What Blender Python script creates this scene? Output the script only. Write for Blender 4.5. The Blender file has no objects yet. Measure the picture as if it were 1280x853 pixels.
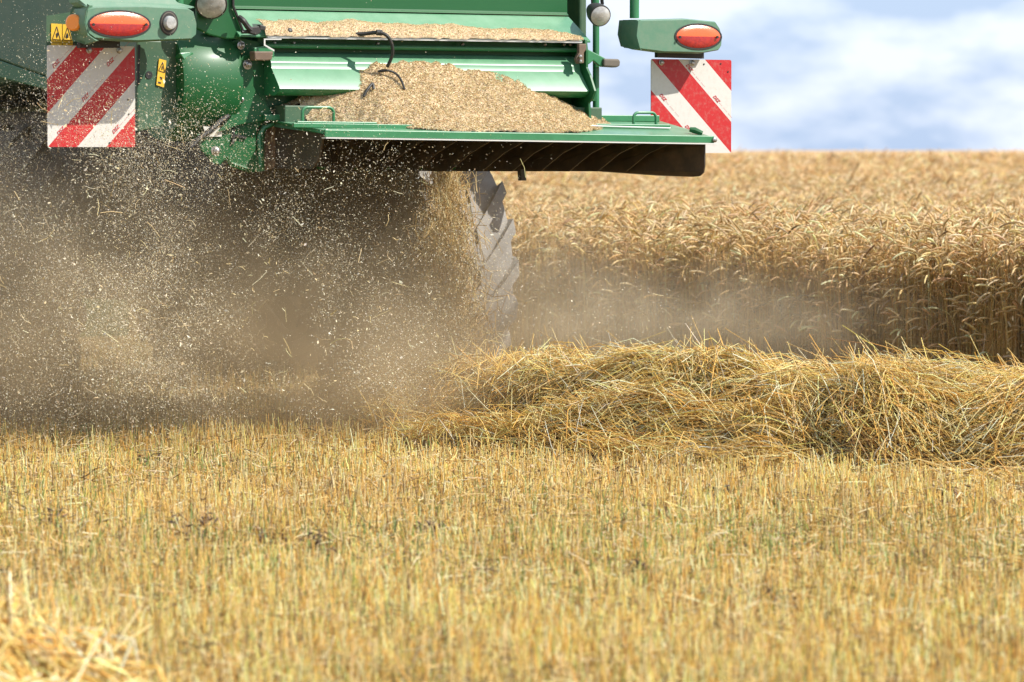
import bpy, math, random
import numpy as np
from mathutils import Vector, Matrix

rng = np.random.default_rng(7)
random.seed(7)
sc = bpy.context.scene
COL = sc.collection
R = math.radians

# ---------------------------------------------------------------- camera
CAMZ, FPX, PITCH = 1.3, 4900.0, R(2.79)
cam = bpy.data.cameras.new('camera')
cam.sensor_width = 36.0
cam.lens = FPX / 1280 * 36
cam.clip_start = 0.5
cam.clip_end = 9000
cam.dof.use_dof = True
cam.dof.focus_distance = 16.8
cam.dof.aperture_fstop = cam.lens / 1000 / 0.026
camo = bpy.data.objects.new('camera', cam)
camo.location = (0, 0, CAMZ)
camo.rotation_euler = (R(90) - PITCH, 0, 0)
COL.objects.link(camo)
sc.camera = camo

# ---------------------------------------------------------------- sun, sky, exposure
SUN_TO = Vector((0.98, -0.32, 1.06)).normalized()
sun = bpy.data.lights.new('sun', 'SUN')
sun.energy = 4.6
sun.angle = R(0.5)
sun.color = (1.0, 0.955, 0.88)
suno = bpy.data.objects.new('sun', sun)
suno.rotation_euler = SUN_TO.to_track_quat('Z', 'Y').to_euler()
COL.objects.link(suno)

w = bpy.data.worlds.new('World')
sc.world = w
w.use_nodes = True
nt = w.node_tree
nt.nodes.clear()
N = nt.nodes.new
out = N('ShaderNodeOutputWorld')
bg = N('ShaderNodeBackground')
bg.inputs['Strength'].default_value = 0.12
sky = N('ShaderNodeTexSky')
sky.sky_type = 'NISHITA'
sky.sun_disc = False
sky.sun_elevation = math.asin(SUN_TO.z)
sky.sun_rotation = math.atan2(SUN_TO.x, SUN_TO.y)
sky.altitude = 100
tc = N('ShaderNodeTexCoord')
mp = N('ShaderNodeMapping')
mp.inputs['Scale'].default_value = (1.0, 1.0, 2.4)
mp.inputs['Location'].default_value = (0.37, 0.0, 0.21)
nz = N('ShaderNodeTexNoise')
nz.inputs['Scale'].default_value = 21.0
nz.inputs['Detail'].default_value = 5.0
nz.inputs['Roughness'].default_value = 0.5
rp = N('ShaderNodeValToRGB')
rp.color_ramp.elements[0].position = 0.41
rp.color_ramp.elements[0].color = (0.0, 0.0, 0.0, 1)
rp.color_ramp.elements[1].position = 0.58
rp.color_ramp.elements[1].color = (1, 1, 1, 1)
cmix = N('ShaderNodeMix'); cmix.data_type = 'RGBA'
cmix.inputs['A'].default_value = (2.75, 3.65, 5.3, 1)     # thin cloud base, blue grey
cmix.inputs['B'].default_value = (5.2, 5.7, 6.7, 1)      # lit cloud
fmix = N('ShaderNodeMix'); fmix.data_type = 'RGBA'
fmix.inputs['Factor'].default_value = 0.82
L = nt.links.new
L(tc.outputs['Generated'], mp.inputs['Vector'])
L(mp.outputs['Vector'], nz.inputs['Vector'])
L(nz.outputs['Fac'], rp.inputs['Fac'])
L(rp.outputs['Color'], cmix.inputs['Factor'])
L(sky.outputs['Color'], fmix.inputs['A'])
L(cmix.outputs['Result'], fmix.inputs['B'])
L(fmix.outputs['Result'], bg.inputs['Color'])
L(bg.outputs['Background'], out.inputs['Surface'])

sc.view_settings.view_transform = 'Standard'
sc.view_settings.look = 'None'
sc.view_settings.exposure = 0.68
sc.view_settings.gamma = 1.0
sc.render.engine = 'CYCLES'
cy = sc.cycles
cy.use_denoising = True
cy.denoiser = 'OPENIMAGEDENOISE'
cy.max_bounces = 6
cy.diffuse_bounces = 3
cy.glossy_bounces = 3
cy.transmission_bounces = 3
cy.transparent_max_bounces = 8
cy.volume_bounces = 1
cy.volume_step_rate = 1.0
cy.volume_max_steps = 96
cy.sample_clamp_indirect = 6
cy.caustics_reflective = False
cy.caustics_refractive = False

# ---------------------------------------------------------------- frames of reference
CP = Vector((0, 0, CAMZ))
RX = Matrix.Rotation(R(90) - PITCH, 3, 'X')
def ray(px, py):
    return RX @ Vector((px - 640, -(py - 426.5), -FPX))
def ground_pt(px, D, z=0.0):
    """world point at lateral pixel px and distance D, height z"""
    return Vector(((px - 640) / FPX * D, D, z))
TH = R(30)
T0 = Vector((-0.43, 16.85, 0))
RV = Vector((math.cos(TH), math.sin(TH), 0))
FV = Vector((-math.sin(TH), math.cos(TH), 0))
def to_local(p):
    d = p - T0
    return Vector((d.dot(RV), d.dot(FV), d.z))
def at(px, py, y):
    """where the sight line of a photo point meets the machine's cross plane y (local)"""
    d = ray(px, py)
    t = ((T0 - CP).dot(FV) + y) / d.dot(FV)
    return to_local(CP + d * t)
def at_side(px, py, x):
    d = ray(px, py)
    t = ((T0 - CP).dot(RV) + x) / d.dot(RV)
    return to_local(CP + d * t)
def world(v):
    return T0 + RV * v.x + FV * v.y + Vector((0, 0, v.z))

# ---------------------------------------------------------------- materials
def mat(name, color=(0.5, 0.5, 0.5), rough=0.5, metal=0.0, coat=0.0, noise=None, bump=None, attr=False, transl=0.0, dust=None, spec=None, dustz=(0.35, 0.35)):
    m = bpy.data.materials.new(name)
    m.use_nodes = True
    n = m.node_tree.nodes; l = m.node_tree.links.new
    b = n['Principled BSDF']
    b.inputs['Base Color'].default_value = (*color, 1)
    b.inputs['Roughness'].default_value = rough
    b.inputs['Metallic'].default_value = metal
    b.inputs['Coat Weight'].default_value = coat
    b.inputs['Coat Roughness'].default_value = 0.26
    if spec is not None: b.inputs['Specular IOR Level'].default_value = spec
    src = None
    if attr:
        a = n.new('ShaderNodeAttribute'); a.attribute_name = 'Col'
        src = a.outputs['Color']
    t = n.new('ShaderNodeTexCoord')
    if noise:
        col2, scale, lo, hi = noise
        z = n.new('ShaderNodeTexNoise'); z.inputs['Scale'].default_value = scale; z.inputs['Detail'].default_value = 6
        z.inputs['Roughness'].default_value = 0.65
        l(t.outputs['Object'], z.inputs['Vector'])
        r = n.new('ShaderNodeMapRange'); r.inputs['From Min'].default_value = lo; r.inputs['From Max'].default_value = hi
        l(z.outputs['Fac'], r.inputs['Value'])
        x = n.new('ShaderNodeMix'); x.data_type = 'RGBA'
        x.inputs['B'].default_value = (*col2, 1)
        if src: l(src, x.inputs['A'])
        else: x.inputs['A'].default_value = (*color, 1)
        l(r.outputs['Result'], x.inputs['Factor'])
        src = x.outputs['Result']
    if dust:                                   # dry dust lying on what faces up, specks everywhere; for green also painted sky sheen
        dcol, amount = dust
        g = n.new('ShaderNodeNewGeometry'); s = n.new('ShaderNodeSeparateXYZ')
        l(g.outputs['Normal'], s.inputs['Vector'])
        z = n.new('ShaderNodeTexNoise'); z.inputs['Scale'].default_value = 9; z.inputs['Detail'].default_value = 8
        z.inputs['Roughness'].default_value = 0.7
        l(t.outputs['Object'], z.inputs['Vector'])
        m1 = n.new('ShaderNodeMath'); m1.operation = 'MULTIPLY_ADD'; m1.use_clamp = True
        l(s.outputs['Z'], m1.inputs[0]); m1.inputs[1].default_value = dustz[0]; m1.inputs[2].default_value = dustz[1]
        m2 = n.new('ShaderNodeMath'); m2.operation = 'MULTIPLY'
        l(m1.outputs[0], m2.inputs[0]); l(z.outputs['Fac'], m2.inputs[1])
        m3 = n.new('ShaderNodeMath'); m3.operation = 'MULTIPLY'; m3.use_clamp = True
        l(m2.outputs[0], m3.inputs[0]); m3.inputs[1].default_value = amount
        x = n.new('ShaderNodeMix'); x.data_type = 'RGBA'
        x.inputs['B'].default_value = (*dcol, 1)
        if src: l(src, x.inputs['A'])
        else: x.inputs['A'].default_value = (*color, 1)
        l(m3.outputs[0], x.inputs['Factor'])
        src = x.outputs['Result']
    if src: l(src, b.inputs['Base Color'])
    if bump:
        z = n.new('ShaderNodeTexNoise'); z.inputs['Scale'].default_value = bump[0]; z.inputs['Detail'].default_value = 5
        l(t.outputs['Object'], z.inputs['Vector'])
        bb = n.new('ShaderNodeBump'); bb.inputs['Distance'].default_value = bump[1]; bb.inputs['Strength'].default_value = 0.7
        l(z.outputs['Fac'], bb.inputs['Height']); l(bb.outputs['Normal'], b.inputs['Normal'])
    if transl > 0:
        tr = n.new('ShaderNodeBsdfTranslucent')
        if src: l(src, tr.inputs['Color'])
        else: tr.inputs['Color'].default_value = (*color, 1)
        ms = n.new('ShaderNodeMixShader'); ms.inputs['Fac'].default_value = transl
        l(b.outputs['BSDF'], ms.inputs[1]); l(tr.outputs['BSDF'], ms.inputs[2])
        l(ms.outputs['Shader'], n['Material Output'].inputs['Surface'])
    return m

DUST = (0.42, 0.33, 0.2)
M = {}
M['green'] = mat('green_paint', (0.010, 0.145, 0.045), 0.48, coat=0.45, noise=((0.02, 0.18, 0.065), 14, 0.45, 0.75), dust=((0.34, 0.50, 0.36), 0.62), dustz=(0.85, 0.06))  # mint on up-facing faces: sky reflection put into the colour, along with dust
M['green_plain'] = mat('green_paint_shaded_side', (0.006, 0.085, 0.022), 0.5, coat=0.12, spec=0.35, dust=((0.22, 0.28, 0.16), 0.3), dustz=(0.7, 0.08))  # darker copy of the green; shade on drum, bracket and sides painted in
M['green_dusty'] = mat('dusty_green_panel', (0.015, 0.075, 0.035), 0.6, coat=0.1, noise=((0.05, 0.10, 0.05), 6, 0.35, 0.7), dust=(DUST, 0.3), dustz=(.5, .15))
M['housing'] = mat('faded_green_plastic', (0.085, 0.19, 0.12), 0.55, noise=((0.13, 0.21, 0.14), 30, 0.4, 0.75), dust=((0.42, 0.48, 0.38), 0.5), dustz=(.6, .1), spec=0.35)
M['dark'] = mat('dark_steel', (0.02, 0.019, 0.017), 0.6, dust=(DUST, 0.35))
M['vane'] = mat('vane_steel', (0.028, 0.02, 0.014), 0.5, noise=((0.07, 0.045, 0.025), 12, 0.45, 0.7), dust=(DUST, 0.2))  # dark brown: wear, plus the shadow under the tray put into the colour
M['rusty'] = mat('worn_brown_steel', (0.10, 0.06, 0.04), 0.6, noise=((0.17, 0.11, 0.07), 14, 0.4, 0.7), dust=(DUST, 0.4))
M['rubber'] = mat('black_rubber', (0.013, 0.013, 0.013), 0.55, dust=(DUST, 0.12))
M['pad'] = mat('brown_grey_rubber_pad', (0.10, 0.085, 0.07), 0.7, dust=(DUST, 0.3))
M['steel'] = mat('zinc_bolt', (0.45, 0.44, 0.42), 0.35, metal=0.8, noise=((0.2, 0.17, 0.13), 60, 0.45, 0.6))
M['bright_edge'] = mat('bare_metal_edge', (0.62, 0.62, 0.58), 0.4, metal=0.3)
M['tyre'] = mat('dusty_tyre_rubber', (0.13, 0.127, 0.12), 0.85, noise=((0.27, 0.26, 0.245), 7, 0.35, 0.7), bump=(60, 0.003), dust=((0.42, 0.38, 0.33), 0.9))
M['tyre_dark'] = mat('shaded_tyre_rubber', (0.035, 0.032, 0.028), 0.85, noise=((0.09, 0.075, 0.055), 7, 0.35, 0.7), bump=(60, 0.003), dust=((0.2, 0.16, 0.11), 0.5))  # darker tyre copy: shade under the machine put into the rubber colour
M['rim'] = mat('yellow_rim', (0.65, 0.42, 0.03), 0.5, dust=(DUST, 0.5))
M['glass'] = mat('lamp_glass', (0.42, 0.42, 0.40), 0.12, coat=1.0, noise=((0.30, 0.29, 0.27), 40, 0.4, 0.6), bump=(60, 0.002))
M['orange'] = mat('orange_reflector', (0.80, 0.24, 0.01), 0.35, coat=0.5)
M['amber'] = mat('amber_lens', (0.75, 0.12, 0.025), 0.25, coat=0.7, bump=(230, 0.0015))
M['red'] = mat('red_lens', (0.42, 0.018, 0.018), 0.25, coat=0.7, noise=((0.3, 0.012, 0.02), 60, 0.4, 0.6), bump=(230, 0.0015))
M['yellow'] = mat('yellow_sticker', (0.72, 0.43, 0.02), 0.5, dust=(DUST, 0.4))
M['black'] = mat('black_print', (0.012, 0.012, 0.012), 0.6)
M['redprint'] = mat('red_print', (0.45, 0.02, 0.03), 0.6)
M['white_tag'] = mat('white_plate', (0.6, 0.58, 0.52), 0.6, dust=(DUST, 0.5))
M['straw'] = mat('straw', attr=True, rough=0.45, transl=0.30, spec=0.4)
M['ear'] = mat('ripe_wheat', attr=True, rough=0.5, transl=0.46, spec=0.35)
M['flake'] = mat('chaff_flake', attr=True, rough=0.6, transl=0.35, spec=0.3)
M['chaff'] = mat('chaff_pile', attr=True, rough=0.75, transl=0.0, spec=0.25)
M['core'] = mat('matted_straw', (0.10, 0.06, 0.022), 0.9, noise=((0.22, 0.14, 0.05), 14, 0.35, 0.7), bump=(40, 0.02))  # dark brown: shade in the swath's base and hollows put into the colour
M['soil'] = mat('stubble_soil', (0.32, 0.22, 0.10), 0.95, noise=((0.55, 0.40, 0.18), 3.1, 0.42, 0.66), bump=(24, 0.03))
M['field'] = mat('far_crop_canopy', (0.50, 0.32, 0.14), 0.9, noise=((0.42, 0.25, 0.10), 0.7, 0.35, 0.7), bump=(6, 0.06))

def panel_mat(name, sign):
    m = bpy.data.materials.new(name); m.use_nodes = True
    n = m.node_tree.nodes; l = m.node_tree.links.new
    b = n['Principled BSDF']; b.inputs['Roughness'].default_value = 0.4; b.inputs['Specular IOR Level'].default_value = 0.4
    t = n.new('ShaderNodeTexCoord'); s = n.new('ShaderNodeSeparateXYZ'); l(t.outputs['Generated'], s.inputs['Vector'])
    def mth(op, a, bb, c=None):
        x = n.new('ShaderNodeMath'); x.operation = op
        for i, v in enumerate((a, bb, c)):
            if v is None: continue
            if isinstance(v, (int, float)): x.inputs[i].default_value = v
            else: l(v, x.inputs[i])
        return x.outputs[0]
    d = mth('SUBTRACT', s.outputs['X'], s.outputs['Z']) if sign > 0 else mth('ADD', s.outputs['X'], s.outputs['Z'])
    # left board: s = u + v, right board: d = u - v   (v counts downwards)
    d = mth('ADD', d, 1.0 if sign > 0 else -1.0)
    k = mth('FLOOR', mth('MULTIPLY', d, 3.0), None)
    k = mth('FLOORED_MODULO', k, 2.0)
    if sign < 0: k = mth('SUBTRACT', 1.0, k)
    x = n.new('ShaderNodeMix'); x.data_type = 'RGBA'
    x.inputs['A'].default_value = (0.56, 0.54, 0.50, 1); x.inputs['B'].default_value = (0.44, 0.018, 0.02, 1)
    l(k, x.inputs['Factor'])
    z = n.new('ShaderNodeTexNoise'); z.inputs['Scale'].default_value = 45; z.inputs['Detail'].default_value = 8
    z.inputs['Roughness'].default_value = 0.75
    l(t.outputs['Object'], z.inputs['Vector'])
    r = n.new('ShaderNodeMapRange'); r.inputs['From Min'].default_value = 0.5; r.inputs['From Max'].default_value = 0.85; r.inputs['To Max'].default_value = 0.6
    l(z.outputs['Fac'], r.inputs['Value'])
    y = n.new('ShaderNodeMix'); y.data_type = 'RGBA'; y.inputs['B'].default_value = (0.36, 0.32, 0.26, 1)
    l(x.outputs['Result'], y.inputs['A']); l(r.outputs['Result'], y.inputs['Factor'])
    l(y.outputs['Result'], b.inputs['Base Color'])
    return m
M['stripes_left'] = panel_mat('red_white_stripes', +1)
M['stripes_right'] = panel_mat('red_white_stripes', -1)

# ---------------------------------------------------------------- mesh helpers
def tag(o, label=None, cat=None, group=None, kind=None):
    if label: o['label'] = label
    if cat: o['category'] = cat
    if group: o['group'] = group
    if kind: o['kind'] = kind
    return o
def link(name, me, m=None, parent=None):
    o = bpy.data.objects.new(name, me)
    COL.objects.link(o)
    if m is not None:
        for q in (m if isinstance(m, (list, tuple)) else [m]): me.materials.append(q)
    if parent: o.parent = parent
    return o
class MB:
    def __init__(s): s.v = []; s.f = []; s.mi = []; s.k = 0
    def add(s, vs, fs):
        b = len(s.v)
        s.v += [tuple(v) for v in vs]
        for f in fs: s.f.append([b + i for i in f]); s.mi.append(s.k)
        return s
    def box(s, a, b):
        x0, y0, z0 = a; x1, y1, z1 = b
        return s.add([(x0,y0,z0),(x1,y0,z0),(x1,y1,z0),(x0,y1,z0),(x0,y0,z1),(x1,y0,z1),(x1,y1,z1),(x0,y1,z1)],
                     [(0,3,2,1),(4,5,6,7),(0,1,5,4),(1,2,6,5),(2,3,7,6),(3,0,4,7)])
    def prism(s, front, back):
        n = len(front)
        fs = [tuple(range(n)), tuple(range(2*n-1, n-1, -1))]
        fs += [(i, n+i, n+(i+1) % n, (i+1) % n) for i in range(n)]
        return s.add(list(front) + list(back), fs)
    def plate(s, pts, y, d):
        """outline given as photo points on the cross plane y, thickness d forwards"""
        fr = [at(px, py, y) for px, py in pts]
        return s.prism(fr, [p + Vector((0, d, 0)) for p in fr])
    def sheet(s, profile, x0, x1, n=1, close=False):
        """profile of (y, z) points swept along x"""
        vs = []; fs = []
        m = len(profile)
        for i in range(n + 1):
            x = x0 + (x1 - x0) * i / n
            vs += [(x, y, z) for y, z in profile]
        for i in range(n):
            for j in range(m - (0 if close else 1)):
                a = i*m + j; b = i*m + (j+1) % m
                fs.append((a, b, b + m, a + m))
        if close: fs += [tuple(range(m-1, -1, -1)), tuple(n*m + j for j in range(m))]
        return s.add(vs, fs)
    def tube(s, pts, r, k=10, cap=True):
        pts = [Vector(p) for p in pts]
        rs = r if isinstance(r, (list, tuple)) else [r] * len(pts)
        up = None; vs = []; fs = []
        for i, p in enumerate(pts):
            t = ((pts[min(i+1, len(pts)-1)] - pts[max(i-1, 0)])).normalized()
            if up is None:
                up = t.orthogonal().normalized()
            up = (up - t * up.dot(t)).normalized()
            side = t.cross(up)
            for j in range(k):
                a = 2*math.pi*j/k
                vs.append(p + (up*math.cos(a) + side*math.sin(a)) * rs[i])
        for i in range(len(pts)-1):
            for j in range(k):
                fs.append((i*k+j, i*k+(j+1) % k, (i+1)*k+(j+1) % k, (i+1)*k+j))
        if cap: fs += [tuple(range(k-1, -1, -1)), tuple((len(pts)-1)*k+j for j in range(k))]
        return s.add(vs, fs)
    def lathe(s, c, axis, prof, k=24, sx=1.0):
        """prof: (distance along the axis, radius)"""
        ax = Vector(axis).normalized(); u = Vector((0, 0, 1)); u = (u - ax*u.dot(ax)).normalized(); v = ax.cross(u)
        c = Vector(c); vs = []; fs = []
        for d, r in prof:
            for j in range(k):
                a = 2*math.pi*j/k
                vs.append(c + ax*d + u*(r*math.cos(a)) + v*(r*sx*math.sin(a)))
        for i in range(len(prof)-1):
            for j in range(k):
                fs.append((i*k+j, i*k+(j+1) % k, (i+1)*k+(j+1) % k, (i+1)*k+j))
        fs += [tuple(range(k-1, -1, -1)), tuple((len(prof)-1)*k+j for j in range(k))]
        return s.add(vs, fs)
    def build(s, name, m, parent=None, smooth=False, bevel=0.0, seg=2):
        me = bpy.data.meshes.new(name)
        me.from_pydata(s.v, [], s.f)
        me.validate(); 
        import bmesh
        bm = bmesh.new(); bm.from_mesh(me); bmesh.ops.recalc_face_normals(bm, faces=bm.faces)
        bm.to_mesh(me); bm.free()
        o = link(name, me, m, parent)
        if isinstance(m, (list, tuple)) and len(me.polygons) == len(s.mi): me.polygons.foreach_set('material_index', s.mi)
        if smooth:
            me.polygons.foreach_set('use_smooth', [True]*len(me.polygons))
            me.set_sharp_from_angle(angle=R(38))
        if bevel:
            b = o.modifiers.new('bevel', 'BEVEL'); b.width = bevel; b.segments = seg; b.limit_method = 'ANGLE'; b.angle_limit = R(35)
        me.update()
        return o

def arr_mesh(name, V, F, m, col=None, parent=None, smooth=False):
    """fast mesh: V (n,3), F (m,4) or (m,3) int arrays, col (n,3) point colours"""
    me = bpy.data.meshes.new(name)
    nv, nf, k = len(V), len(F), F.shape[1]
    me.vertices.add(nv); me.vertices.foreach_set('co', np.ascontiguousarray(V, dtype=np.float32).ravel())
    me.loops.add(nf*k); me.loops.foreach_set('vertex_index', np.ascontiguousarray(F, dtype=np.int32).ravel())
    me.polygons.add(nf); me.polygons.foreach_set('loop_start', np.arange(0, nf*k, k, dtype=np.int32))
    if smooth: me.polygons.foreach_set('use_smooth', np.ones(nf, dtype=bool))
    if col is not None:
        a = me.attributes.new('Col', 'FLOAT_COLOR', 'POINT')
        c = np.ones((nv, 4), dtype=np.float32); c[:, :3] = col
        a.data.foreach_set('color', c.ravel())
    me.update(calc_edges=True)
    return link(name, me, m, parent)

def tubes(P, rad, k=3):
    """P (n,K,3) centre lines, rad (n,K). Returns V, F, and the number of points per tube"""
    n, K, _ = P.shape
    T = np.empty_like(P)
    T[:, 1:-1] = P[:, 2:] - P[:, :-2]; T[:, 0] = P[:, 1] - P[:, 0]; T[:, -1] = P[:, -1] - P[:, -2]
    T /= np.linalg.norm(T, axis=2, keepdims=True) + 1e-9
    ref = rng.normal(size=(n, 1, 3)); ref = np.repeat(ref, K, axis=1)
    U = np.cross(T, ref); U /= np.linalg.norm(U, axis=2, keepdims=True) + 1e-9
    W = np.cross(T, U)
    a = 2*np.pi*np.arange(k)/k
    V = P[:, :, None, :] + rad[:, :, None, None] * (U[:, :, None, :]*np.cos(a)[None, None, :, None] + W[:, :, None, :]*np.sin(a)[None, None, :, None])
    idx = np.arange(n*K*k).reshape(n, K, k)
    A = idx[:, :-1, :]; B = np.roll(idx, -1, axis=2)[:, :-1, :]; C = np.roll(idx, -1, axis=2)[:, 1:, :]; D = idx[:, 1:, :]
    F = np.stack([A, B, C, D], axis=-1).reshape(-1, 4)
    return V.reshape(-1, 3), F
def rep(col, m): return np.repeat(col, m, axis=0)
def vary(base, n, s=0.12, hue=0.04):
    c = np.array(base)[None, :] * (1 + rng.normal(0, s, (n, 1))) * (1 + rng.normal(0, hue, (n, 3)))
    return np.clip(c, 0.01, 0.9)
def palette(cols, probs, n, s=0.12):
    k = rng.choice(len(cols), n, p=np.array(probs)/sum(probs))
    return np.clip(np.array(cols)[k] * (1 + rng.normal(0, s, (n, 1))) * (1 + rng.normal(0, 0.03, (n, 3))), 0.01, 0.9)
def vnoise(x, y, seed=0):
    """smooth value noise for placing things"""
    def h(i, j):
        q = np.sin(i*127.1 + j*311.7 + seed*74.7)*43758.5453
        return q - np.floor(q)
    xi, yi = np.floor(x), np.floor(y); fx, fy = x-xi, y-yi
    fx = fx*fx*(3-2*fx); fy = fy*fy*(3-2*fy)
    return (h(xi, yi)*(1-fx)+h(xi+1, yi)*fx)*(1-fy) + (h(xi, yi+1)*(1-fx)+h(xi+1, yi+1)*fx)*fy

# ================================================================ GROUND AND CROP
me = bpy.data.meshes.new('ground')
me.from_pydata([(-3000, -60, 0), (3000, -60, 0), (3000, 6000, 0), (-3000, 6000, 0)], [], [(0, 1, 2, 3)])
tag(link('ground', me, M['soil']), kind='structure')

# the uncut edge runs beside the machine from near right to far left
E0 = np.array([2.55, 19.6]); ED = np.array([-0.50, 0.86]); ED /= np.linalg.norm(ED); EN = np.array([ED[1], -ED[0]])  # EN points into the crop
def edge_d(x, y): return (x-E0[0])*EN[0] + (y-E0[1])*EN[1]
def crop_side(x, y):
    # the standing crop: right of the edge, and all that lies ahead of the cutter bar
    d = edge_d(x, y)
    ahead = (x-T0.x)*FV.x + (y-T0.y)*FV.y
    return np.where(ahead > 11.5, 1.0, d)

# far canopy sheet at crop height, a gently rolling sheet with real thickness
def canopy():
    xs = np.concatenate([np.linspace(-1500, -60, 14), np.linspace(-50, 80, 60), np.linspace(95, 1500, 14)])
    ys = np.concatenate([np.linspace(52, 160, 50), np.geomspace(170, 5000, 26)])
    X, Y = np.meshgrid(xs, ys)
    Z = 0.62 + 0.06*(vnoise(X*0.3, Y*0.3, 3)-0.5)
    V = np.stack([X, Y, Z], -1).reshape(-1, 3)
    i = np.arange(len(xs)*len(ys)).reshape(len(ys), len(xs))
    F = np.stack([i[:-1, :-1], i[:-1, 1:], i[1:, 1:], i[1:, :-1]], -1).reshape(-1, 4)
    # skirt down to the soil at the near side
    V2 = V[:len(xs)].copy(); V2[:, 2] = 0
    b = len(V); j = np.arange(len(xs)-1)
    F2 = np.stack([j, b+j, b+j+1, j+1], -1)
    o = arr_mesh('far_wheat_canopy', np.vstack([V, V2]), np.vstack([F, F2]), M['field'])
    tag(o, 'distant ripe wheat running to the horizon as a level tan band', 'wheat', kind='stuff')
canopy()

def wheat(n, x0f, x1f, y0, y1, K_stem, ear_k, scale=1.0, full=True, hmean=0.80, dens_pow=1.0, seed=1, zlow=0.0, yy=None):
    y = y0 + (y1-y0)*rng.random(n)**dens_pow if yy is None else yy
    x = x0f(y) + (x1f(y)-x0f(y))*rng.random(n)
    keep = crop_side(x, y) > 0.12*(vnoise(x*3, y*3, 9)-0.5)
    x, y = x[keep], y[keep]; n = len(x)
    h = hmean + rng.normal(0, 0.045 if scale < 1.5 else 0.075, n) + 0.10*(vnoise(x*0.8, y*0.5, 2)-0.5)
    dd_ = edge_d(x, y); h = h - np.where(rng.random(n) < 0.88, rng.random(n)**1.05*0.50, 0)*np.clip(1.25-dd_/2.2, 0.15, 1)
    az = rng.normal(0.25, 1.25, n) + np.pi*(rng.random(n) < 0.35)      # most ears nod to the right
    lean = rng.normal(0.0, 0.06, n) + 0.04
    nod = np.clip(rng.normal(1.75, 0.5, n), 0.4, 2.7)                       # final turn of the neck from the vertical
    el = (0.080 + rng.normal(0, 0.01, n)) * scale
    # centre line: stem, neck, ear; slope angle grows along the line
    ns, ne = K_stem, 7
    fr = np.concatenate([np.zeros(1), np.ones(0)])
    stem_t = np.linspace(zlow, 1, ns)
    L0 = h - 0.04
    pts = []
    base = np.stack([x, y, np.zeros(n)], -1)
    d = np.stack([np.cos(az), np.sin(az), np.zeros(n)], -1)
    for t in stem_t:
        pts.append(base + d*(lean*L0*t**2)[:, None] + np.array([0, 0, 1.0])*(L0*t)[:, None])
    p = pts[-1].copy()
    rads = [np.full(n, 0.0017*scale)]*ns
    ang = lean*2
    neck = 3
    for i in range(neck):
        ang = ang + nod*0.22
        st = 0.022*scale*1.3
        p = p + (d*np.sin(ang)[:, None] + np.array([0, 0, 1.0])*np.cos(ang)[:, None])*st
        pts.append(p.copy()); rads.append(np.full(n, 0.0013*scale))
    er = np.array([0.0040, 0.0056, 0.0046, 0.0058, 0.0045, 0.0050, 0.0014])*scale
    for i in range(ne):
        ang = ang + nod*0.34/ne
        p = p + (d*np.sin(ang)[:, None] + np.array([0, 0, 1.0])*np.cos(ang)[:, None])*(el/ne)[:, None]
        pts.append(p.copy()); rads.append(np.full(n, er[i]) * (1+rng.normal(0, 0.1, n)))
    P = np.stack(pts, 1); Rr = np.stack(rads, 1)
    V, F = tubes(P, Rr, ear_k)
    K = P.shape[1]
    c = palette([(0.78, 0.58, 0.31), (0.86, 0.70, 0.44), (0.64, 0.44, 0.20), (0.74, 0.56, 0.26), (0.34, 0.23, 0.12)], [5, 4, 3, 2, 0.5], n, 0.15)
    cs = c*np.array([1.0, 0.95, 0.80])[None]; 
    C = np.repeat(c[:, None, :], K, 1); C[:, :ns+1] = cs[:, None]
    C = np.repeat(C.reshape(n*K, 3), ear_k, axis=0)
    return V, F, C, P
def leaves(P, frac, ns, w=0.006):
    """dry ribbon leaves hanging off the stems"""
    n = len(P); k = rng.choice(n, int(n*frac), replace=False)
    t = rng.random(len(k))*0.6+0.3
    b = P[k, 0] + (P[k, ns-1]-P[k, 0])*t[:, None]
    a = rng.random(len(k))*2*np.pi; d = np.stack([np.cos(a), np.sin(a), np.zeros_like(a)], -1)
    s = np.stack([-np.sin(a), np.cos(a), np.zeros_like(a)], -1)
    ln = rng.uniform(0.06, 0.2, len(k)); dr = rng.uniform(0.3, 1.6, len(k))
    V = []
    for j, u in enumerate((0, 0.35, 0.7, 1.0)):
        c = b + d*(ln*u*0.7)[:, None] + np.array([0, 0, 1])*((u*0.5 - dr*u*u)*ln)[:, None]
        ww = w*(1-u)**0.6
        V += [c - s*ww, c + s*ww + np.array([0, 0, 0.002])]
    V = np.stack(V, 1); i = (np.arange(len(k))*8)[:, None]
    F = np.concatenate([i + np.array([[0, 1, 3, 2]]), i + np.array([[2, 3, 5, 4]]), i + np.array([[4, 5, 7, 6]])])
    C = np.repeat(palette([(0.60, 0.42, 0.22), (0.36, 0.25, 0.12), (0.70, 0.56, 0.34)], [4, 2, 2], len(k), 0.2), 8, axis=0)
    return V.reshape(-1, 3), F, C
def merge(parts):
    Vs, Fs, Cs = [], [], []; b = 0
    for V, F, C in parts:
        Vs.append(V); Fs.append(F+b); Cs.append(C); b += len(V)
    return np.vstack(Vs), np.vstack(Fs), np.vstack(Cs)

lim_l = lambda y: -0.155*y - 0.8
lim_r = lambda y: 0.155*y + 0.8
# band of crop along the edge with whole stems
s = rng.random(23000)
parts = []
def edge_band(n, w, a0, a1):
    t = a0 + (a1-a0)*rng.random(n); q = w*rng.random(n)**1.2
    return t, q
def wheat_xy(x, y, **k):
    n = len(x)
    ix = [0]
    V, F, C, P = wheat(n, lambda yy: x, lambda yy: x, 0, 1, **k)
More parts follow.
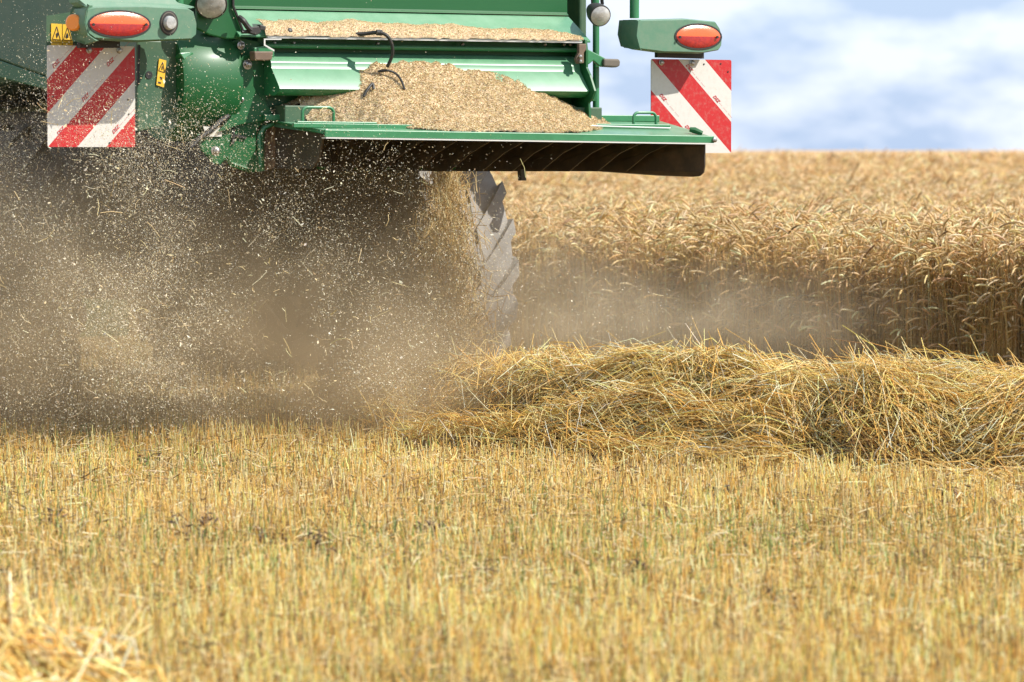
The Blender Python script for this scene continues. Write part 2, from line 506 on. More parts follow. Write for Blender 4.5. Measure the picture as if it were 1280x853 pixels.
# simple way: sample rectangles in (x, y) and keep the crop side
near = wheat(84000, lambda y: np.maximum(-0.145*y-0.5, E0[0]+ED[0]/ED[1]*(y-E0[1])-0.1), lambda y: 0.155*y+1.0, 17.5, 27, 5, 4)
eb_t = rng.random(22000)*11-1.5; eb_q = 0.05+0.75*rng.random(22000)
eb_x = E0[0]+ED[0]*eb_t+EN[0]*eb_q; eb_y = E0[1]+ED[1]*eb_t+EN[1]*eb_q
_k = wheat(22000, lambda y: eb_x, lambda y: eb_x, 0, 0, 5, 4, yy=eb_y, hmean=0.70)
parts.append(_k[:3]); parts.append(leaves(_k[3], 0.6, 5, 0.004))
parts.append(near[:3]); parts.append(leaves(near[3], 0.55, 5, 0.004))
mid = wheat(58000, lambda y: np.maximum(-0.14*y, E0[0]+ED[0]/ED[1]*(y-E0[1])-0.1), lambda y: 0.15*y+0.8, 27, 42, 3, 4, scale=1.1, zlow=0.4)
parts.append(mid[:3]); parts.append(leaves(mid[3], 0.25, 3, 0.005))
fa = wheat(50000, lambda y: -0.14*y, lambda y: 0.145*y+1, 42, 85, 2, 3, scale=1.7, zlow=0.75)
parts.append(fa[:3])
ff = wheat(36000, lambda y: -0.14*y, lambda y: 0.14*y+1, 85, 230, 2, 3, scale=3.4, zlow=0.8, hmean=0.76, dens_pow=1.4)
parts.append(ff[:3])
V, F, C = merge(parts)
tag(arr_mesh('standing_wheat', V, F, M['ear'], C), 'ripe standing wheat with nodding ears beyond the uncut edge', 'wheat', kind='stuff')

# ---------------------------------------------------------------- stubble
def stubble(n, y0, y1, p=1.0, marg=0.5):
    y = y0 + (y1-y0)*rng.random(n)**p
    x = (-0.135*y-marg) + (0.27*y+2*marg)*rng.random(n)
    # drilled rows along the driving direction
    q = (x*RV.x + y*RV.y); rowp = 0.125
    qr = np.round(q/rowp)*rowp + rng.normal(0, 0.028, n)
    x = x + (qr-q)*RV.x; y = y + (qr-q)*RV.y
    keep = (crop_side(x, y) < 0.02) & (vnoise(x*2.2, y*2.2, 5) + 0.35*vnoise(x*9, y*9, 6) > 0.45*rng.random(n)+0.12)
    x, y = x[keep], y[keep]; n = len(x)
    h = np.clip(rng.normal(0.098, 0.032, n) + 0.05*(vnoise(x*1.6, y*1.6, 8)-0.5), 0.025, 0.19)
    a = rng.random(n)*2*np.pi; ln = np.abs(rng.normal(0, 0.24, n)); broken = rng.random(n) < 0.14
    ln[broken] = rng.uniform(0.5, 1.4, broken.sum())
    d = np.stack([np.cos(a)*np.sin(ln), np.sin(a)*np.sin(ln), np.cos(ln)], -1)
    b = np.stack([x, y, np.full(n, -0.005)], -1)
    P = np.stack([b, b + d*(h*0.5)[:, None] + rng.normal(0, 0.003, (n, 3)), b + d*h[:, None]], 1)
    r = rng.uniform(0.0010, 0.0021, n); Rr = np.stack([r, r, r*0.95], 1)
    V, F = tubes(P, Rr, 3)
    g = vnoise(x*1.1, y*0.8, 12)
    c = palette([(0.82, 0.60, 0.23), (0.88, 0.74, 0.44), (0.72, 0.46, 0.13), (0.72, 0.64, 0.24), (0.26, 0.17, 0.08)], [5, 4, 3, 1.4, 1.8], n, 0.14)
    c = np.clip(c*np.array([1.03, 0.98, 0.86])*(0.88+0.30*vnoise(x*1.7, y*0.9, 77))[:, None]*(0.88+0.3*vnoise(x*7, y*5, 78))[:, None], 0.01, 0.92)
    gr = (rng.random(n) < 0.11*(g > 0.55)); c[gr] = vary((0.28, 0.36, 0.10), gr.sum(), 0.15)
    return V, F, rep(c, 9)
parts = [stubble(76000, 8.6, 14), stubble(92000, 14, 19.5, marg=1.2), stubble(30000, 19.5, 30, marg=2)]
V, F, C = merge(parts)
tag(arr_mesh('cut_stubble', V, F, M['straw'], C), 'short golden stubble left standing after the cut', 'stubble', kind='stuff')

# loose straw, leaf bits and chaff lying among the stubble
def litter(n, y0, y1):
    y = y0 + (y1-y0)*rng.random(n); x = (-0.135*y-1) + (0.27*y+2)*rng.random(n)
    keep = crop_side(x, y) < 0.3; x, y = x[keep], y[keep]; n = len(x)
    a = rng.random(n)*2*np.pi; el = rng.normal(0, 0.35, n); ln = 0.012 + 0.10*rng.random(n)**2.2
    d = np.stack([np.cos(a)*np.cos(el), np.sin(a)*np.cos(el), np.sin(el)], -1)*ln[:, None]
    c = np.stack([x, y, rng.uniform(0.01, 0.115, n)], -1)
    P = np.stack([c-d/2, c + rng.normal(0, 0.004, (n, 3)), c+d/2], 1)
    r = rng.uniform(0.001, 0.0024, n); V, F = tubes(P, np.stack([r, r, r], 1), 3)
    col = palette([(0.78, 0.57, 0.24), (0.84, 0.70, 0.42), (0.50, 0.31, 0.10), (0.20, 0.13, 0.06)], [5, 3.5, 3, 2.4], n, 0.15)
    return V, F, rep(col, 9)
V, F, C = merge([litter(70000, 8.6, 19.5), litter(6000, 19.5, 29)])
tag(arr_mesh('straw_litter', V, F, M['straw'], C), 'short bits of straw and leaf scattered between the stubble stalks', 'straw', kind='stuff')

# green shoots
def shoots(n):
    y = rng.uniform(8.6, 19, n*5); x = (-0.135*y-0.5) + (0.27*y+1)*rng.random(n*5)
    k = vnoise(x*1.3, y*1.0, 31) > 0.60 - 0.25*(y < 11) ; x, y = x[k][:n], y[k][:n]; n = len(x)
    a = rng.random(n)*2*np.pi; h = rng.uniform(0.05, 0.15, n); o = rng.uniform(0.01, 0.06, n)
    d = np.stack([np.cos(a), np.sin(a), np.zeros(n)], -1); s_ = np.stack([-np.sin(a), np.cos(a), np.zeros(n)], -1)
    b = np.stack([x, y, np.zeros(n)], -1); V = []
    for u in (0, 0.5, 1.0):
        c = b + d*(o*u*u)[:, None] + np.array([0, 0, 1])*(h*u)[:, None]; ww = 0.0028*(1-u*0.85)
        V += [c-s_*ww, c+s_*ww]
    V = np.stack(V, 1); i = (np.arange(n)*6)[:, None]
    F = np.concatenate([i+np.array([[0, 1, 3, 2]]), i+np.array([[2, 3, 5, 4]])])
    return V.reshape(-1, 3), F, rep(palette([(0.20, 0.36, 0.07), (0.34, 0.44, 0.13), (0.12, 0.22, 0.08)], [3, 3, 1], n, 0.15), 6)
V, F, C = shoots(6000)
tag(arr_mesh('green_shoots', V, F, M['straw'], C), 'thin green grass shoots growing between the stubble', 'grass', kind='stuff')

# ---------------------------------------------------------------- straw swaths
def catmull(pts, n):
    pts = np.array(pts, float); t = np.linspace(0, len(pts)-1.001, n); i = t.astype(int); f = (t-i)[:, None]
    p0 = pts[np.clip(i-1, 0, len(pts)-1)]; p1 = pts[i]; p2 = pts[np.clip(i+1, 0, len(pts)-1)]; p3 = pts[np.clip(i+2, 0, len(pts)-1)]
    return 0.5*((2*p1)+(-p0+p2)*f+(2*p0-5*p1+4*p2-p3)*f**2+(-p0+3*p1-3*p2+p3)*f**3)
def swath(name, ctrl, n, label, seed, rs=(0.0009, 0.0021), stick=0.05, ln=(0.10, 0.42), hollows=None):
    """ctrl rows: x, y, height, half width"""
    G = catmull(ctrl, 160)
    tg = np.gradient(G[:, :2], axis=0); tg /= np.linalg.norm(tg, axis=1, keepdims=True)
    nr = np.stack([tg[:, 1], -tg[:, 0]], -1)
    def lump(s, t): return 0.84 + 0.26*vnoise(s*0.16+seed, t*2.2+seed, seed) + 0.20*(vnoise(s*0.6, t*6, seed+1)-0.5)
    def hollow(s, t):
        rnd = 0.45*np.clip((vnoise(s*0.13, t*1.2+9, seed+30)-0.5)*3.2, 0, 1)*np.exp(-((t+0.70)/0.22)**2)
        if not hollows: return rnd
        tot = rnd
        for s0, t0, ws, wt, k, d_ in hollows:
            tot = np.maximum(tot, d_*np.exp(-((s-s0)/ws)**4 - ((t-t0-k*(s-s0))/wt)**2))
        return np.clip(tot, 0, 0.9)
    def surf(s, t):
        i = np.clip(s.astype(int), 0, 158)
        w_ = G[i, 3]*(1+0.25*(vnoise(s*0.12, t*0+3, seed+4)-0.5)*2)
        h = 0.74*G[i, 2]*np.clip(1-np.abs(t)**np.where(t < 0, 2.7, 2.0), 0, 1)**0.75*lump(s, t)*(1-hollow(s, t))
        xy = G[i, :2] + (s-i)[:, None]*(G[np.clip(i+1, 0, 159), :2]-G[i, :2]) + nr[i]*(t*w_)[:, None]
        return np.concatenate([xy, h[:, None]], 1)
    # matted core
    S, Tt = np.meshgrid(np.linspace(0, 158.9, 260), np.linspace(-1, 1, 40)); sh = S.shape
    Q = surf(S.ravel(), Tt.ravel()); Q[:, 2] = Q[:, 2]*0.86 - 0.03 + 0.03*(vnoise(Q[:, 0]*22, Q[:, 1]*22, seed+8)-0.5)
    i = np.arange(S.size).reshape(sh); F0 = np.stack([i[:-1, :-1], i[:-1, 1:], i[1:, 1:], i[1:, :-1]], -1).reshape(-1, 4)
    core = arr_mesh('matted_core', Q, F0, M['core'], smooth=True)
    # loose straws
    s = rng.random(n)*158.9; t = np.clip(rng.normal(0, 0.62, n), -1.03, 1.05)
    keep = ((t > -0.72) | (rng.random(n) < 0.75)) & (rng.random(n) > 1.1*(hollow(s, t)-0.25)); s = s[keep]; t = t[keep]; n = len(s)
    c = surf(s, t); i = np.clip(s.astype(int), 0, 158)
    c[:, 2] = c[:, 2]*rng.uniform(0.88, 1.08, n) + 0.008
    L_ = rng.uniform(*ln, n)
    # a patchwork of lie directions: locks of straw share a direction
    lockdir = (vnoise(c[:, 0]*2.6, c[:, 1]*2.6+c[:, 2]*4, seed+20)-0.5)*2.6
    a = np.arctan2(tg[i, 1], tg[i, 0]) + lockdir*0.8 + rng.normal(0, 0.50, n)
    e = 0.02
    s2 = np.clip(s+1, 0, 158.9); dz = (surf(s2, t)[:, 2]-surf(s, t)[:, 2])/0.03
    # slope across
    tz = (surf(s, np.clip(t+e, -1.1, 1.1))[:, 2]-surf(s, np.clip(t-e, -1.1, 1.1))[:, 2])/(2*e*G[i, 3])
    dh = np.stack([np.cos(a), np.sin(a)], -1)
    slope = tz*(dh*nr[i]).sum(1)*0.85
    a = np.where((t < -0.55) & (rng.random(n) < 0.8), np.arctan2(tg[i, 1], tg[i, 0]) + rng.normal(0, 0.38, n), a)
    dh = np.stack([np.cos(a), np.sin(a)], -1); slope = tz*(dh*nr[i]).sum(1)*0.85
    el = np.arctan(np.clip(slope, -0.55, 0.55)) + rng.normal(0, 0.17, n)
    a = a
    stk = rng.random(n) < stick; el[stk] = rng.uniform(0.1, 1.1, stk.sum()); 
    d = np.stack([np.cos(el)*dh[:, 0], np.cos(el)*dh[:, 1], np.sin(el)], -1)
    bow = rng.normal(0, 0.11, n)*L_; bx = np.cross(d, rng.normal(size=(n, 3))); bx /= np.linalg.norm(bx, axis=1, keepdims=True)
    droop = np.array([0, 0, -1.0])
    u = np.array([-0.5, -0.17, 0.17, 0.5])
    P = c[:, None, :] + d[:, None, :]*(u[None, :, None]*L_[:, None, None]) + bx[:, None, :]*(bow[:, None, None]*(1-(2*u[None, :, None])**2)) \
        + droop*((2*np.abs(u))**2)[None, :, None]*(0.10*L_*(~stk))[:, None, None]
    P[..., 2] = np.maximum(P[..., 2], 0.012)
    r = rng.uniform(*rs, n); V, F = tubes(P, np.stack([r*0.9, r, r, r*0.8], 1), 3)
    col = palette([(0.90, 0.62, 0.19), (0.92, 0.73, 0.34), (0.82, 0.49, 0.12), (0.64, 0.44, 0.13), (0.92, 0.83, 0.58), (0.38, 0.21, 0.07)], [5, 4.5, 3, 1.0, 1.5, 1.0], n, 0.14)
    o = arr_mesh(name, V, F, M['straw'], rep(col, 12))
    core.parent = o
    tag(o, label, 'straw swath')
    return surf
def row(px, D, z, hw, px2=None): 
    return (((px-640)/FPX*D), D, z, hw)
surf1 = swath('straw_swath', [
    row(2600, 14.2, 0.56, 0.75), row(2000, 14.6, 0.54, 0.75), row(1600, 14.9, 0.54, 0.72), row(1380, 15.1, 0.55, 0.72), row(1260, 15.2, 0.55, 0.70), row(1150, 15.3, 0.54, 0.68), row(1050, 15.45, 0.53, 0.66), row(950, 15.6, 0.55, 0.66),
    row(860, 15.8, 0.55, 0.66), row(780, 16.1, 0.53, 0.66), row(700, 16.5, 0.51, 0.66), row(630, 17.0, 0.48, 0.66), row(570, 17.6, 0.42, 0.66), row(515, 18.2, 0.30, 0.62), row(450, 19.0, 0.22, 0.5)],
    72000, 'long golden swath of loose straw trailing from the harvester across to the right edge', 3,
    hollows=[(107, -0.50, 14, 0.19, -0.014, 0.85), (52, -0.74, 22, 0.19, 0.0, 0.85), (30, -0.62, 12, 0.16, 0.006, 0.75), (80, -0.35, 7, 0.12, 0.01, 0.45), (124, -0.6, 5, 0.15, 0.01, 0.5)])
surf2 = swath('straw_swath', [
    (-1.75, 6.6, 0.28, 0.5), (-1.52, 7.6, 0.27, 0.5), (-1.33, 8.5, 0.26, 0.48), (-1.32, 9.1, 0.21, 0.42), (-1.5, 9.7, 0.10, 0.35), (-2.2, 10.5, 0.06, 0.3)],
    16000, 'small out-of-focus heap of straw in the bottom left corner of the photo', 11, rs=(0.0022, 0.0042), stick=0.05, ln=(0.12, 0.5))

# ---------------------------------------------------------------- weeds
def weed(px, py, h, dark=True, first=[None]):
    D = FPX*CAMZ/(py-187.0); h = h*0.9
    p = ground_pt(px, D)
    m = 16; a = rng.random(m)*2*np.pi; l_ = rng.uniform(0.3, 1, m)*h; sp = rng.uniform(0.1, 0.6, m)*h
    base = np.zeros((m, 3)); tip = np.stack([np.cos(a)*sp, np.sin(a)*sp, l_], -1)
    P = np.stack([base, tip*0.5+np.array([0, 0, 0.12*h]), tip], 1)
    V, F = tubes(P, np.tile([0.002, 0.0016, 0.001], (m, 1)), 3)
    C = rep(vary((0.30, 0.22, 0.12), m, 0.2), 9)
    # seed heads
    q = np.repeat(tip, 5, 0) + rng.normal(0, 0.009, (m*5, 3)); q[:, 2] = np.maximum(q[:, 2], 0.01)
    dd = rng.normal(0, 0.007, (m*5, 3)); P2 = np.stack([q-dd, q, q+dd], 1)
    V2, F2 = tubes(P2, np.tile([0.001, 0.0036, 0.001], (m*5, 1)), 4)
    C2 = rep(vary((0.15, 0.10, 0.06), m*5, 0.4), 12)
    V, F, C = merge([(V, F, C), (V2, F2, C2)])
    o = arr_mesh('dry_weed', V, F, M['straw'], C)
    o.location = p
    return o
wl = [(55, 690, .15, 'dark dry weed low in the stubble near the left edge'), (240, 705, .15, 'dark dry weed clump in the stubble left of the middle foreground'),
      (340, 712, .13, 'dark dry weed beside the larger clump in the left foreground'), (405, 722, .14, 'brown seed heads on a dry weed left of the foreground centre'),
      (895, 648, .12, 'single dark thistle head in the stubble under the swath'), (790, 750, .13, 'dark dry weed in the stubble right of the foreground centre'),
      (1235, 830, .13, 'dark dry weed clump in the bottom right corner'), (530, 700, .12, 'small dark weed in the middle of the stubble'),
      (985, 790, .12, 'dark seed heads low in the right foreground stubble'), (640, 800, .1, 'small brown weed near the bottom centre'),
      (1190, 650, .12, 'dark weed by the stubble at the foot of the swath on the right'), (185, 600, .11, 'small dark weed where the stubble meets the dust on the left')]
for px, py, h, lb in wl:
    tag(weed(px, py, h), lb, 'weed', 'dry weeds in the stubble')

# ================================================================ COMBINE HARVESTER  (local frame: x right, y forwards, z up; origin on the ground under the tail)
CH = bpy.data.objects.new('combine_harvester', None)
COL.objects.link(CH)
CH.location = T0; CH.rotation_euler = (0, 0, TH)
tag(CH, 'green combine harvester seen from behind, chaff spilling from its rear', 'combine harvester')
def zc(py, y, px=512): return at(px, py, y).z
def prof(lst, px=512): return [(y, zc(py, y, px)) for py, y in lst]

# --- rear hood: upper door, sloping gutter, lower bonnet bands
xl = at(286, 30, 0.0).x; xr = at(724, 30, 0.0).x
top_y = 0.34
mb = MB()
mb.sheet([(top_y, zc(-330, top_y)), (0.10, zc(-60, 0.10)), (0.10, zc(13, 0.10)), (0.085, zc(15.5, 0.085)), (0.11, zc(17, 0.11)), (0.16, zc(17, 0.16)), (0.40, zc(-330, 0.40))], xl, xr, 1, close=True)
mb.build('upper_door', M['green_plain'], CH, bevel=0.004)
MB().sheet(prof([(17, 0.088), (36, -0.03), (47.5, -0.10), (50, -0.10), (50, -0.085), (38, -0.01), (20, 0.10)]), xl, xr - 0.002, 1, close=True).build('gutter', M['green'], CH, bevel=0.002)
# metal edge of the gutter, with bolts
ed = MB().sheet(prof([(48.0, -0.115), (50.6, -0.115), (50.6, -0.101), (48.0, -0.101)]), at(334, 50, -.11).x, at(727, 50, -.11).x, 1, close=True).build('gutter_edge', M['bright_edge'], CH)
for px in (342, 366, 471, 577, 680, 704, 712):
    p = at(px, 55.0 + (px-512)*0.006, -0.03)
    MB().lathe(p, (0, -1, 0), [(-0.006, 0.005), (0.008, 0.0075), (0.013, 0.0075), (0.016, 0.003)], 8).build('bolt', M['steel'], ed)
# rear wall behind the bands
xb0 = at(322, 80, 0.0).x; xb1 = at(724, 80, 0.0).x
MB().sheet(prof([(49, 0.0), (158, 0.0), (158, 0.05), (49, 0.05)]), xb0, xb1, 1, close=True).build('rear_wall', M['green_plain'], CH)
zr = zc(60, -0.055)
MB().tube([(xb0+.01, -0.055, zr), (xb1-.01, -0.055, zr)], 0.010, 12).build('round_bar', M['green'], CH, smooth=True)
bn = MB()
bn.sheet(prof([(67.5, -0.012), (69.5, -0.045), (79, -0.085), (81, -0.088), (87, -0.090), (88, -0.093), (111, -0.165), (112.5, -0.167), (115, -0.160), (120, -0.13), (121, -0.11), (121, -0.003), (67.5, -0.003)]), xb0+.02, at(727, 90, -0.1).x, 1, close=True)
bn.build('bonnet', M['green'], CH, smooth=True)
# side cheek at the right end of the bonnet
sd = MB()
x1 = at(728, 90, -0.1).x
pr = prof([(46, -0.12), (60, -0.13), (82, -0.13), (92, -0.16), (112, -0.20), (122, -0.18), (127, -0.15), (150, -0.16), (156, 0.02), (46, 0.02)])
sd.prism([(x1, y, z) for y, z in pr], [(x1+0.012, y, z) for y, z in pr])
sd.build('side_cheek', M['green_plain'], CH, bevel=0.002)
# debris shelf under the bonnet
MB().sheet([(0.0, zc(133, 0)), (-0.12, zc(133, -0.12)), (-0.12, zc(155, -0.12)), (0.0, zc(155, 0))], at(340, 130, 0).x, at(735, 130, 0).x, 1, close=True).build('lower_ledge', M['green_dusty'], CH, bevel=0.004)
# hinge bracket at the right end
hb = MB().plate([(724, 55), (733, 55), (733, 62), (730, 66), (730, 79), (722, 80), (720, 74), (724, 66)], -0.14, 0.02).build('hinge_bracket', M['rusty'], CH, bevel=0.002)
for px, py in ((725, 71), (725, 77)):
    MB().lathe(at(px, py, -0.145), (0, -1, 0), [(0, 0.008), (0.008, 0.008), (0.012, 0.003)], 8).build('bolt', M['steel'], hb)
MB().plate([(736, 122), (741, 145), (744, 146), (742, 132), (738, 120)], 0.0, 0.01)
MB().plate([(722, 120), (728, 122), (742, 146), (724, 147)], -0.06, 0.012).build('gusset', M['green_plain'], CH, bevel=0.001)

# --- body box behind, roof, cab, header: the rest of the machine
def body():
    b = MB()
    xL, xR = -1.28, 1.28
    # main hull, from the tail to the cab
    def ring(y, x0, x1_, z0, z1): return [(x0, y, z0), (x1_, y, z0), (x1_, y, z1), (x0, y, z1)]
    rings = [ring(0.44, xl+.01, xr-.01, 1.50, 2.7), ring(1.0, -1.05, 1.05, 1.60, 3.0), ring(2.4, -1.1, 1.2, 1.60, 3.35), ring(5.2, -1.1, 1.2, 1.5, 3.4)]
    vs = [v for r in rings for v in r]; fs = [(3, 2, 1, 0)]
    for i in range(3):
        for j in range(4): fs.append((i*4+j, i*4+(j+1) % 4, i*4+4+(j+1) % 4, i*4+4+j))
    fs.append((12, 13, 14, 15))
    b.add(vs, fs); b.build('body', M['green_dusty'], CH, bevel=0.03)
body()
# left flank panel, the part seen beside the tail lamp
fl = [at_side(px, py, -1.16) for px, py in ((170, -150), (170, 118), (60, 97), (-10, 72), (-330, 30), (-330, -150))]
MB().prism(fl, [p + Vector((0.04, 0, 0)) for p in fl]).build('flank_panel', M['green_dusty'], CH, bevel=0.01)
b1 = [at_side(px, py, -1.15) for px, py in ((170, 118), (60, 97), (-10, 72), (-330, 30), (-330, 62), (-10, 95), (55, 112), (110, 120), (168, 124))]
MB().prism(b1, [p + Vector((0.05, 0, 0)) for p in b1]).build('flank_skirt', M['green_plain'], CH, bevel=0.006)
rp_ = [(x, y, z) for x, y, z in ((1.42, 0.9, 1.35), (1.42, 5.2, 1.35), (1.42, 5.2, 3.2), (1.42, 2.2, 3.2), (1.42, 0.9, 2.6))]
MB().prism(rp_, [(x-0.04, y, z) for x, y, z in rp_]).build('flank_panel', M['green_dusty'], CH, bevel=0.01)
# dark works under the hood: straw hood floor, chopper housing
MB().sheet([(0.20, 1.40), (0.45, 1.10), (0.8, 0.80), (1.5, 0.62), (4.6, 0.58), (4.6, 1.48), (0.25, 1.48)], -0.72, 0.22, 1, close=True).build('underbody', M['dark'], CH, bevel=0.02)
MB().tube([(-1.25, 2.0, 0.72), (1.25, 2.0, 0.72)], 0.10, 10).build('rear_axle', M['dark'], CH)
MB().box((-1.55, 4.9, 0.8), (1.5, 5.15, 1.1)).build('front_axle', M['dark'], CH, bevel=0.02)
tk = MB().box((-1.15, 2.6, 3.35), (1.15, 4.4, 3.95)).build('grain_tank', M['green_dusty'], CH, bevel=0.05)
cb = MB().add([(-.9, 5.2, 2.0), (.9, 5.2, 2.0), (.9, 6.7, 2.0), (-.9, 6.7, 2.0), (-.85, 5.2, 3.7), (.85, 5.2, 3.7), (.85, 6.9, 3.7), (-.85, 6.9, 3.7)],
              [(0, 3, 2, 1), (4, 5, 6, 7), (0, 1, 5, 4), (1, 2, 6, 5), (2, 3, 7, 6), (3, 0, 4, 7)]).build('cab', M['dark'], CH, bevel=0.05)
MB().box((-1.0, 5.05, 3.7), (1.0, 7.2, 3.9)).build('cab_roof', M['green_plain'], cb, bevel=0.06)
MB().add([(-.7, 5.6, 0.9), (.7, 5.6, 0.9), (.7, 8.0, 0.25), (-.7, 8.0, 0.25), (-.7, 5.6, 1.9), (.7, 5.6, 1.9), (.7, 8.0, 0.95), (-.7, 8.0, 0.95)],
              [(0, 3, 2, 1), (4, 5, 6, 7), (0, 1, 5, 4), (1, 2, 6, 5), (2, 3, 7, 6), (3, 0, 4, 7)]).build('feeder_house', M['green_plain'], CH, bevel=0.03)
hd = MB().sheet([(8.0, 0.12), (8.0, 1.05), (8.05, 1.1), (8.1, 1.05), (8.12, 0.35), (8.9, 0.16), (8.9, 0.12)], -3.0, 2.3, 1, close=True).build('cutter_bar', M['green_plain'], CH)

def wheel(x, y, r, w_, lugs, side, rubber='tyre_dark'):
    """tractor tyre: rounded carcass, deep chevron lugs, rim and hub"""
    t = MB()
    prf = [(-w_/2, r*0.62), (-w_/2-0.01, r*0.72), (-w_/2, r*0.86), (-w_/2+0.02, r*0.935), (-w_*.3, r*0.958), (0, r*0.965), (w_*.3, r*0.958), (w_/2-0.02, r*0.935), (w_/2, r*0.86), (w_/2+0.01, r*0.72), (w_/2, r*0.62)]
    t.lathe((0, 0, 0), (1, 0, 0), prf, 64)
    def q(xx, a, rr): return (xx, rr*math.sin(a), rr*math.cos(a))
    pitch_ = 2*math.pi/lugs
    for i in range(lugs):
        for s_ in (-1, 1):
            a0 = i*pitch_ + (pitch_/2 if s_ > 0 else 0)
            fr, bk = [], []
            # a bar from near the centre line out over the shoulder, swept back by 45 degrees
            st = [(0.015, 0.0, 0.985), (w_*0.30, 0.55*pitch_*1.35, 1.0), (w_*0.47, 0.9*pitch_*1.35, 1.0), (w_*0.52, 1.0*pitch_*1.35, 0.90), (w_*0.515, 1.02*pitch_*1.35, 0.80)]
            vs = []
            for xx, da, rr in st:
                wd = 0.17*pitch_
                for e, rad in ((-1, r*rr), (1, r*rr)):
                    vs.append(q(s_*xx, a0 + da + e*wd, rad))
                for e, rad in ((1.5, r*min(rr, 0.97)*0.93), (-1.5, r*min(rr, 0.97)*0.93)):
                    vs.append(q(s_*min(xx, w_*0.49), a0 + da + e*wd, rad))
            fs = [(0, 1, 2, 3), (19, 18, 17, 16)]
            for k in range(4):
                for j in range(4): fs.append((k*4+j, k*4+(j+1) % 4, k*4+4+(j+1) % 4, k*4+4+j))
            t.add(vs, fs)
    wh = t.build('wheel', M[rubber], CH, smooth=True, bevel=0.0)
    wh.location = (x, y, r - 0.02)
    rm = MB().lathe((0, 0, 0), (side, 0, 0), [(-w_*0.4, r*0.62), (-w_*0.3, r*0.60), (0.0, r*0.56), (w_*0.05, r*0.2), (w_*0.12, r*0.2), (w_*0.12, r*0.18), (0.03, r*0.52), (w_*0.42, r*0.60), (w_*0.44, r*0.635)], 40).build('rim', M['rim'], wh, smooth=True)
    MB().lathe((0, 0, 0), (side, 0, 0), [(0.03, r*0.16), (w_*0.2, r*0.15), (w_*0.22, r*0.1)], 16).build('hub', M['rim'], wh, smooth=True)
    return wh
WR, WW = 0.72, 0.46
wheel(0.99, 1.88, WR, WW, 22, 1, 'tyre')
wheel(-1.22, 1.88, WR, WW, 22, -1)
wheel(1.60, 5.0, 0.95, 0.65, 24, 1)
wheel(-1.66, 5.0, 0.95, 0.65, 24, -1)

# --- spreader tray with lip, left cheek and vanes
YL = -0.50
lipL = at(405, 163, YL); lipR = at(890, 171, YL)
zl = 0.5*(lipL.z + lipR.z)
backL = at(330, 151, 0.02); zb = at(800, 150.5, 0.02).z; backR = at(826, 150.5, 0.02)
print('tray', lipL, lipR, backL, backR, at(333, 152, 0.02).z)
xlL, xlR = lipL.x, lipR.x
def slope_z(y, x=None):
    b_ = zl + (zb-zl)*(y-YL)/(0.04-YL)
    if x is None: return b_
    return b_ + (lipR.z-lipL.z)*((x-xlL)/(xlR-xlL)-0.5)*np.clip((0.04-y)/(0.04-YL), 0, 1.1)
Lz, Rz = slope_z(YL, xlL), slope_z(YL, xlR)
tr = MB()
tr.prism([(xlL, YL, Lz), (xlR, YL, Rz), (backR.x, 0.04, zb), (xlL, 0.04, zb)], [(xlL, YL, Lz-0.006), (xlR, YL, Rz-0.006), (backR.x, 0.04, zb-0.006), (xlL, 0.04, zb-0.006)])
tr = tr.build('spreader_tray', M['green'], CH)
def bar(xa, xb, y0_, y1_, za, zb_):
    q = lambda x, y, z: (x, y, slope_z((y0_+y1_)/2, x)+z)
    return MB().prism([q(xa, y0_, za), q(xb, y0_, za), q(xb, y0_, zb_), q(xa, y0_, zb_)], [q(xa, y1_, za), q(xb, y1_, za), q(xb, y1_, zb_), q(xa, y1_, zb_)])
bar(xlL-.002, xlR+0.004, YL-0.014, YL-0.001, -0.027, 0.004).build('tray_lip', M['green'], tr, bevel=0.003)
bar(xlL, xlR+0.02, YL-0.020, YL+0.02, -0.034, -0.0285).build('lip_edge', M['bright_edge'], tr)
MB().lathe((xlR+0.002, YL-0.016, Rz-0.014), (0, -1, 0), [(0, 0.011), (0.006, 0.011), (0.010, 0.005)], 10).build('bolt', M['steel'], tr)
MB().tube([at(862, 162, -0.42), at(868, 163, -0.43), at(878, 167, -0.45)], [0.010, 0.014, 0.010], 8).build('cable_grip', M['green_plain'], tr, smooth=True)
# raised cross members on the tray
for nm, pa, pb, y, h in (('cross_bar', 330, 383, -0.06, 0.026), ('cross_bar', 706, 823, -0.02, 0.030), ('cross_bar', 370, 470, -0.33, 0.022), ('cross_bar', 735, 836, -0.26, 0.020)):
    xa, xb = at(pa, 155, y).x, at(pb, 155, y).x
    bar(xa, xb, y-0.012, y+0.012, 0.001, h).build(nm, M['green'], tr, bevel=0.003)
xa, xb = at(366, 160, -0.40).x, at(600, 160, -0.40).x
bar(xa, xb, -0.41, -0.395, 0.001, 0.020).build('long_angle', M['green'], tr, bevel=0.002)
MB().tube([at(600, 155, -0.36), at(700, 156.5, -0.3), at(838, 160.5, -0.3)], 0.0035, 6).build('steel_rod', M['bright_edge'], tr)
MB().tube([at(383, 155.5, -0.36), at(500, 157.5, -0.38), at(640, 159, -0.38)], 0.0035, 6).build('steel_rod', M['bright_edge'], tr)
def handle(pa, pb, ptop, pbot, y):
    a, b = at(pa, pbot, y), at(pb, pbot, y); tp = at((pa+pb)/2, ptop, y).z
    zz = slope_z(y, a.x)+0.004; rr = 0.024; pts = [(a.x, y, zz)]
    for k in range(6):
        t = k/5*math.pi/2; pts.append((a.x+rr-rr*math.cos(t), y, tp-rr+rr*math.sin(t)))
    for k in range(6):
        t = k/5*math.pi/2; pts.append((b.x-rr+rr*math.sin(t), y, tp-rr+rr*math.cos(t)))
    pts.append((b.x, y, zz))
    MB().tube(pts, 0.0065, 10).build('handle', M['green'], tr, smooth=True)
